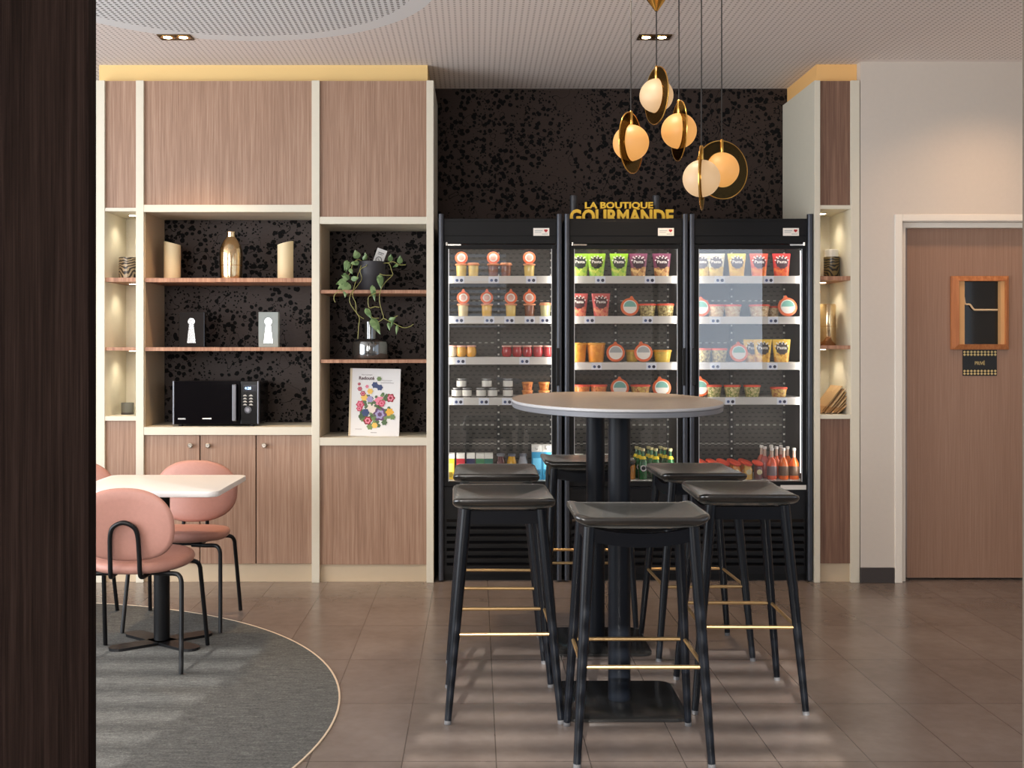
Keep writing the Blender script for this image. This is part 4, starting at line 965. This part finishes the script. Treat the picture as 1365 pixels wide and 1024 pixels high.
# book
yb = 6.60; zk = Z(583.5, Yf)
bk = empty('flower_book', (X(498, yb), yb, zk), 0, 'white hardback book with a flower bouquet cover leaning in the cabinet', 'book')
bh = Z(491, yb) - zk; bw = (532 - 464.5) * yb / F / 2
T = Matrix.Rotation(math.radians(-7), 4, 'X') @ Matrix.Rotation(math.radians(1), 4, 'Y')
M_cov = mat('book cover white', (224, 222, 220), .45)
MB().box(-bw + .004, bw - .003, .003, .027, .003, bh - .004).xf(T).build('pages', mat('book pages', (222, 208, 178), .7), bk, smooth=False)
MB().box(-bw, bw, 0, .003, 0, bh).box(-bw, bw, .027, .030, 0, bh).box(-bw, -bw + .004, .003, .027, 0, bh).box(-bw, -bw + .012, -.0006, 0, 0, bh, 1).xf(T).build('cover', [M_cov, mat('book spine fold', (206, 190, 160), .5)], bk, smooth=False)
tb = MB().text('Redouté', .090, .021, -.05, -.001, bh * .83, .0006, 0, .025)
tb.text('Pierre-Joseph', .062, .007, -.048, -.001, bh * .895, .0006).box(.04, .1, -.0012, -.0006, bh * .825, bh * .829).box(.032, .11, -.0012, -.0006, bh * .785, bh * .79).box(.05, .095, -.0012, -.0006, bh * .805, bh * .808).box(-.018, .018, -.0012, -.0006, bh * .05, bh * .056).box(-.11, -.07, -.0012, -.0006, bh * .1, bh * .104)
tb.xf(T).build('title', mat('title print', (84, 56, 62), .5), bk, smooth=False)
fl = MB(); cols = [(196, 60, 90), (232, 216, 200), (98, 60, 100), (230, 170, 50), (50, 66, 110), (150, 30, 44), (226, 130, 150), (78, 104, 66), (112, 138, 84), (236, 190, 90), (160, 150, 190)]
fm_ = [mat('print ' + str(c), c, .5) for c in cols]
def bloom(px, py, r_, ci, yo):
    x = (px - 499) * 1.06 * yb / F; z = (580 - 537) * yb / F + (537 - py) * 1.06 * yb / F; r = r_ * 1.22 * yb / F
    for ring_ in range(3):
        s_ = 1 - ring_ * .33
        pts = [(x + r * s_ * (1 + .14 * math.cos(6 * a + ring_)) * math.cos(a), -.0008 - yo * .00015 - ring_ * .0004, z + r * s_ * (1 + .14 * math.cos(6 * a + ring_)) * math.sin(a)) for a in [2 * PI * i / 24 for i in range(24)]]
        fl.poly(pts, ci if ring_ != 1 else (6 if ci in (0, 5) else (10 if ci == 2 else ci)))
random.seed(3)
for k in range(60):
    a = random.uniform(0, 2 * PI); q = random.uniform(4, 22)
    bloom(502 + q * .95 * math.cos(a), 545 + q * 1.05 * math.sin(a), random.uniform(1.6, 3.6), random.choice((7, 8, 7)), 0)
for i, b_ in enumerate(((505, 534, 6, 6), (495.5, 543, 5.4, 1), (506, 550, 7, 2), (519, 529, 4.6, 5), (518.5, 547, 4.2, 3), (481, 538, 4.2, 0), (491, 558, 4.4, 5), (499, 513, 3.4, 4), (505, 516, 3.2, 4), (486, 529, 3.6, 9), (493, 531, 3.4, 10), (480, 518, 2.4, 5), (484, 524, 2.8, 5), (479, 512, 1.6, 5), (489, 515, 1.8, 6), (500, 564, 3, 9), (488, 548, 4, 4), (493, 521, 3, 9), (480, 543, 3, 0), (512, 560, 3, 7), (522, 553, 3, 8), (504, 505, 2.5, 8), (508, 536, 3.6, 0))):
    bloom(b_[0], b_[1], b_[2], b_[3], i + 2)
fl.xf(T).build('cover_picture', fm_, bk, smooth=False)['label'] = 'printed bouquet of mixed flowers'
# right niche
y = 6.70
ls = empty('candle_glass', (X(1108.5, y), y, Z(368, Yf)), 0, 'dark patterned candle glass with white top on upper right niche shelf', 'candle')
r_, h_ = 10.3 * y / F, (368 - 340) * y / F
MB().lathe([(r_ * .96, 0), (r_, .003), (r_, h_), (r_ * .94, h_)], 32).build('glass', leaf_mat('dark leaf glass', (120, 104, 66), (30, 26, 22)), ls)
MB().lathe([(r_ * .82, h_ - .01), (r_ * .85, h_ - .004), (r_ * .85, h_ + .040), (r_ * .78, h_ + .044)], 28).build('wax', mat('white wax', (240, 238, 232), .5), ls)
gc = empty('glass_cylinder', (X(1103, y), y, Z(460.5, Yf)), 0, 'gold mirrored glass cylinder on middle shelf of right niche', 'vase')
r_, h_ = 11 * y / F, (461 - 406) * y / F
MB().lathe([(r_ * .94, 0), (r_, .005), (r_, h_ - .01), (r_ * .93, h_), (r_ * .86, h_ - .004)], 36).build('cylinder', M_mercury, gc)
MB().torus(r_ * 1.0, .0015, 36, 6).xf(Matrix.Translation((0, 0, h_ * .46))).build('band', M_brass, gc)
M_kraft = m_food('kraft paper', (182, 148, 106), (198, 164, 122), 9, .8)
M_kraft2 = m_food('light kraft paper', (198, 164, 124), (212, 180, 140), 9, .8)
zb = Z(553, Yf)
for k in range(6):
    ang = math.radians(52 - k * 1.4)
    o = empty('paper_bag', (X(1095.5, 6.57) + .004 + k * .0175, 6.575, zb), 0, 'flat brown paper bag leaning in the right niche, %s of the six' % ['leftmost', 'second from left', 'third from left', 'third from right', 'second from right', 'rightmost'][k], 'paper bag', 'brown paper bags leaning in the right niche')
    L = .200 - .019 * k; wd = .24 - .004 * k; y0 = (.026, .004, .012, 0, .009, .003)[k]
    rows = []
    for i in range(9):
        t = i / 8; bow = .003 * math.sin(PI * t); th = .0055 + .002 * math.sin(PI * t)
        rows.append([(bow, y0, L * t), (bow + th, y0 + .002, L * t), (bow + th + .002, wd, L * t), (bow, wd, L * t)])
    R_ = Matrix.Rotation(PI / 2 - ang, 4, 'Y')
    b_ = MB().loft(rows).xf(R_); mz = min(v[2] for v in b_.v); T_ = Matrix.Translation((0, 0, -mz))
    b_.xf(T_).build('bag', (M_kraft, M_kraft2)[k % 2], o, smooth=False)
    MB().loft([[(-.0015, y0 - .0015, .012), (.009, y0 - .0015, .012), (.009, wd * .9, .012), (-.0015, wd * .9, .012)], [(-.0012, y0 - .0015, .048), (.0105, y0 - .0015, .048), (.0105, wd * .9, .048), (-.0012, wd * .9, .048)]]).xf(T_ @ R_).build('folded_base', mat('darker kraft fold', (160, 118, 74), .8), o, smooth=False)

# ------------------------------------------------------------------ ceiling: spots and pendants
def downlight(px, label):
    y = 5.976; x = X(px, y)
    o = empty('recessed_spotlight', (x, y, CEIL), 0, label, 'ceiling light', 'twin ceiling spotlights')
    MB().box(-.087, .087, -.05, -.042, -.006, -.0005).box(-.087, .087, .042, .05, -.006, -.0005).box(-.087, -.079, -.042, .042, -.006, -.0005).box(.079, .087, -.042, .042, -.006, -.0005).box(-.006, .006, -.042, .042, -.005, -.0005).build('frame', mat('bronze frame', (96, 74, 48), .35, metal=.7), o, smooth=False)
    for s in (-1, 1):
        MB().lathe([(.037, -.0045), (.038, -.001)], 24, (s * .042, 0, 0)).build('reflector', M_brass, o)
        MB().lathe([(.023, -.0055), (.023, -.0046)], 20, (s * .042, 0, 0)).build('bulb', emitter('warm bulb', (1, .80, .50), 14), o)
        lamp('SPOT', 'downlight_beam', (x + s * .042, y, CEIL - .02), 60, (1, .68, .38), (0, 0, 0), spot=1.45, blend=1.0, radius=.03)
downlight(234, 'twin recessed ceiling spotlight above the wide oak cabinet')
downlight(872, 'twin recessed ceiling spotlight behind the pendant cords')
M_cord = mat('black cord', (22, 18, 16), .6)
M_globe = emitter('warm opal glass', (1.0, .46, .12), .56, (.30, .16, .06, 1))
M_disc = thin_glass('amber disc glass', (.52, .40, .20, 1), (.62, .46, .20, 1), .14, .30)
def pendant(cx, px, py, Y, disc_deg, tilt, label, cone=False, warm=1.0):
    o = empty('pendant_lamp', (X(px, Y), Y, CEIL), 0, label, 'lamp', 'globe pendant lamps above the high table')
    zc = Z(py, Y) - CEIL; R = .075; DR = .126
    MB().tube([(0, 0, zc + R + .05), (0, 0, -.001)], .0028, 8).build('cord', M_cord, o)
    MB().lathe([(.007, R - .004), (.0085, R), (.0085, R + .052), (.0045, R + .058)], 16, (0, 0, zc)).build('stem', M_brass, o)
    m_ = M_globe if warm == 1 else emitter('pale opal glass', (1.0, .62, .30), .46, (.26, .20, .14, 1))
    MB().lathe([(max(R * math.sin(PI * i / 20), .0005), -R * math.cos(PI * i / 20)) for i in range(21)], 32, (0, 0, zc)).build('globe', m_, o)
    T = Matrix.Translation((0, 0, zc)) @ Matrix.Rotation(math.radians(disc_deg), 4, 'Z') @ Matrix.Rotation(math.radians(tilt), 4, 'Y') @ Matrix.Rotation(PI / 2, 4, 'X')
    n_ = 56; dm = MB()
    ring = lambda r, z: [(r * math.cos(2 * PI * i / n_), r * math.sin(2 * PI * i / n_), z) for i in range(n_)]
    dm.loft([ring(R + .001, -.002), ring(DR - .001, -.002), ring(DR - .001, .002), ring(R + .001, .002), ring(R + .001, -.002)], cap=False).xf(T).build('disc', M_disc, o)
    MB().torus(DR, .0026, 56, 8).xf(T).build('rim', M_brass, o)
    bd = MB().loft([ring(R + .0005, -.005), ring(R + .0018, -.005), ring(R + .0018, .005), ring(R + .0005, .005), ring(R + .0005, -.005)], cap=False).xf(T); bd.build('band', M_brass, o)
    cz = CEIL - Z(15, Y)
    if cone: MB().lathe([(.006, -cz), (.045, -cz + .055), (.15, -.004), (.15, 0)], 32).build('canopy', M_brass, o)
    else: MB().lathe([(.03, -.02), (.032, -.018), (.032, 0)], 20).build('canopy', M_cord, o)
pendant(841, 841, 190.5, 4.70, 60, 0, 'leftmost globe pendant lamp with its brass disc seen nearly edge on')
pendant(875, 875, 127.5, 5.02, 105, 4, 'highest globe pendant lamp hanging from the brass cone', True, .9)
pendant(906, 905, 174.5, 4.80, 95, -2, 'middle globe pendant lamp right below the highest one')
pendant(936, 935, 238, 4.55, 74, 0, 'lowest front globe pendant lamp with paler glow', False, .9)
pendant(962, 962, 226.5, 4.91, 18, 0, 'rightmost globe pendant lamp whose amber disc faces the room')

# ------------------------------------------------------------------ rug, tables, seats
rg = empty('round_rug', (-2.37, 4.15, 0), 0, 'large round dark grey carpet with a pale edge under the cafe table', 'rug')
MB().lathe([(1.85, 0.0), (1.85, .003), (1.6, .0032)], 128).build('carpet', M_carpet, rg)
n_ = 160
MB().loft([[(r * math.cos(2 * PI * i / n_), r * math.sin(2 * PI * i / n_), z) for i in range(n_)] for r, z in ((1.85, 0), (1.85, .0045), (1.857, .0045), (1.857, 0))], cap=False).build('edge_trim', mat('pale metal edging', (226, 206, 180), .35, metal=.3), rg)

ht = empty('high_table', (.56, 4.75, 0), 0, 'tall oval taupe bar table on two black columns', 'table')
TH = EYE - .2214
ol = superellipse(.427, .79, 2.12, 80)
MB().pad(ol, [(.02, -.034), (.97, -.034), (.996, -.031), (.9985, -.0135)], None).xf(Matrix.Translation((.017, .01, TH))).build('tabletop_underside', mat('shaded table edge', (118, 120, 126), .45), ht)  # lower edge band: its shade is put into the grey colour
MB().pad(ol, [(.975, -.0145), (.995, -.0125), (1.0, -.009), (1.0, -.003), (.997, -.0006)], None).xf(Matrix.Translation((.017, .01, TH))).build('tabletop_edge', M_tabledge, ht)
MB().pad(ol, [(.9975, -.004), (.9965, 0), (.02, 0)], None).xf(Matrix.Translation((.017, .01, TH))).build('tabletop', M_tabletop, ht)
for cy in (-.435, .43):
    MB().lathe([(.042, .014), (.0425, .016), (.0425, TH - .038)], 36, (-.014, cy, 0)).build('column', mat('blue black column', (13, 17, 24), .45, spec=.2), ht)
    MB().lathe([(.12, TH - .041), (.12, TH - .034)], 28, (-.014, cy, 0)).build('top_plate', M_black, ht)
    MB().pad(roundrect(.23, .235, .05), [(.98, 0), (1, .002), (1, .012), (.99, .014)]).xf(Matrix.Translation((-.014, cy, 0))).build('base_plate', mat('satin black plate', (70, 70, 70), .22, metal=.85), ht)

def make_stool():
    r = empty('bar_stool', (0, 0, 0)); r['category'] = 'stool'
    hw, hd = .222, .187
    zf = lambda x, y: .036 * (x / hw) ** 2 + .006 * (y / hd) ** 2
    ol = roundrect(hw, hd, .035, 6)
    ks = [(.15, .747), (.5, .747), (.9, .747), (.97, .751), (1, .759), (1, .766), (.985, .773), (.95, .777), (.88, .779), (.7, .7795), (.45, .7795), (.2, .7795), (.02, .7795)]
    MB().pad(ol, ks, zf).build('seat', M_seat, r, angle=60)
    tx, ty, bx_, by_ = .172, .138, .218, .205
    def at(sx, sy, z): t = 1 - z / .75; return Vector((sx * (tx + (bx_ - tx) * t), sy * (ty + (by_ - ty) * t), z))
    for sx in (-1, 1):
        for sy in (-1, 1):
            lg = MB().tube([at(sx, sy, .768), at(sx, sy, .6), at(sx, sy, .3), at(sx, sy, .012)], [.0205, .0195, .0165, .0125], 14).build('leg', M_stool, r)
            MB().tube([at(sx, sy, .014), at(sx, sy, 0.0)], [.0128, .0124], 12).build('foot_cap', mat('grey foot cap', (96, 96, 98), .4), lg)
    for sy in (-1, 1):
        pts = []
        N = 8
        a_ = MB(); rows = []
        for i in range(N + 1):
            x = -tx + 2 * tx * i / N; zt = .746 + zf(x, 0); y0 = sy * (ty + .003)
            rows.append([(x, y0 - .009, zt), (x, y0 + .009, zt), (x, y0 + .011, zt - .045), (x, y0 - .007, zt - .045)])
        a_.loft(rows).build('apron', M_stool, r, smooth=True)
    for sx in (-1, 1):
        x0 = sx * (tx + .002); Bx(x0 - .009, x0 + .009, -ty, ty, .715, .762).build('apron', M_stool, r, smooth=False)
    zr = .318
    for (a, b) in (((-1, -1), (1, -1)), ((-1, 1), (1, 1)), ((-1, -1), (-1, 1)), ((1, -1), (1, 1))):
        MB().tube([at(*a, zr), at(*b, zr)], .0068, 10).build('footrest', M_rodbrass, r)
    return r
stool = make_stool()
for i, (x, y, rz, lb) in enumerate(((.542, 3.845, 0, 'black bar stool at the near end of the high table, closest to camera'),
        (.097, 4.285, PI / 2, 'black bar stool at left of the high table, the nearer one'),
        (.088, 5.06, PI / 2, 'black bar stool at left of the high table, the farther one'),
        (.548, 5.61, 0, 'black bar stool at the far end of the high table by the fridges'),
        (.985, 5.095, PI / 2, 'black bar stool at right of the high table, the farther one'),
        (1.017, 4.39, PI / 2, 'black bar stool at right of the high table, the nearer one'))):
    o = stool if i == 0 else copy_tree(stool)
    o.location = (x, y, 0); o.rotation_euler = (0, 0, rz + (0, .02, -.01, 0, .03, -.02)[i]); tag(o, lb, 'stool', 'black bar stools around the high table')

# white cafe table
ct = empty('cafe_table', (-1.443, 5.18, 0), 0, 'square white cafe table on a black pedestal over the grey carpet', 'table')
T0 = .0035
MB().pad(roundrect(.328, .32, .045, 6), [(.98, .709), (.995, .711), (1, .716), (1, .730), (.997, .734), (.99, .735)]).build('tabletop', M_cafe_top, ct)
MB().lathe([(.036, .018), (.036, .70)], 28).build('column', M_black, ct)
MB().box(-.16, .16, -.16, .16, .7, .709).build('top_plate', M_black, ct, smooth=False)
bsm = MB()
for a in (38, 142, 218, 322):
    st = bsm.mark(); pts = [(0, -.045), (.2, -.045)] + [(.2 + .045 * math.cos(t), .045 * math.sin(t)) for t in [-PI / 2 + PI * i / 8 for i in range(1, 8)]] + [(.2, .045), (0, .045)]
    bsm.loft([[(x, y, T0) for x, y in pts], [(x, y, T0 + .012) for x, y in pts]]).xf(Matrix.Rotation(math.radians(a), 4, 'Z'), st)
bsm.build('pedestal_foot', M_black, ct, smooth=False)

def make_chair():
    r = empty('cafe_chair', (0, 0, 0)); r['category'] = 'chair'         # faces -y: backrest at +y
    ol = superellipse(.222, .212, 2.3, 48)
    ks = [(.1, .412), (.8, .412), (.93, .417), (.985, .427), (1, .438), (.99, .450), (.95, .458), (.85, .462), (.6, .4635), (.3, .464), (.02, .464)]
    MB().pad(ol, ks, lambda x, y: -.012 * max(0, y / .212) ** 2 + .010 * max(0, -y / .212) ** 2).build('seat', M_pink, r, angle=60)
    bo = superellipse(.212, .157, 2.35, 56)
    kb = [(.1, -.016), (.7, -.018), (.9, -.015), (.975, -.009), (1, 0), (.975, .009), (.9, .015), (.7, .018), (.1, .017)]
    T = Matrix.Translation((0, .218, .618)) @ Matrix.Rotation(math.radians(-9), 4, 'X') @ Matrix.Rotation(PI / 2, 4, 'X')
    MB().pad(bo, kb, lambda x, y: -.9 * x * x).xf(T).build('backrest', M_pink, r, angle=60)
    R = .0098
    for sx in (-1, 1):
        for (y0, y1) in ((-.13, -.225), (.14, .235)):
            P = [(sx * .07, y0 * .9, .400), (sx * .14, y0, .400), (sx * .185, y0 * 1.05, .400), (sx * .205, y0 * 1.12, .392), (sx * .2145, y0 * 1.18, .372), (sx * .217, y0 * 1.22, .34), (sx * .225, (y0 * 1.22 + y1) / 2, .17), (sx * .232, y1, .003)]
            MB().tube(bez(P, 5), R, 10).build('leg', M_black, r)
    H = [(-.075, .06, .400), (-.068, .17, .398), (-.064, .215, .400), (-.061, .232, .42), (-.060, .240, .50), (-.056, .250, .58), (-.04, .256, .615), (0, .260, .632),
         (.04, .256, .615), (.056, .250, .58), (.060, .240, .50), (.061, .232, .42), (.064, .215, .400), (.068, .17, .398), (.075, .06, .400)]
    MB().tube(bez(H, 5), R, 10).build('back_hoop', M_black, r)
    MB().box(-.12, .12, -.12, .12, .398, .413).build('seat_plate', M_black, r, smooth=False)
    return r
chair = make_chair()
for i, (x, y, rz, lb) in enumerate(((-1.452, 4.90, PI, 'pink cafe chair seen from behind, at the near side of white table'),
        (-1.442, 5.56, 0, 'pink cafe chair facing the camera, behind the white table'),
        (-2.075, 5.56, 0, 'pink cafe chair almost hidden behind the dark pillar'))):
    o = chair if i == 0 else copy_tree(chair)
    zc = .0033
    o.location = (x, y, zc); o.rotation_euler = (0, 0, rz); tag(o, lb, 'chair', 'pink cafe chairs around the white table')
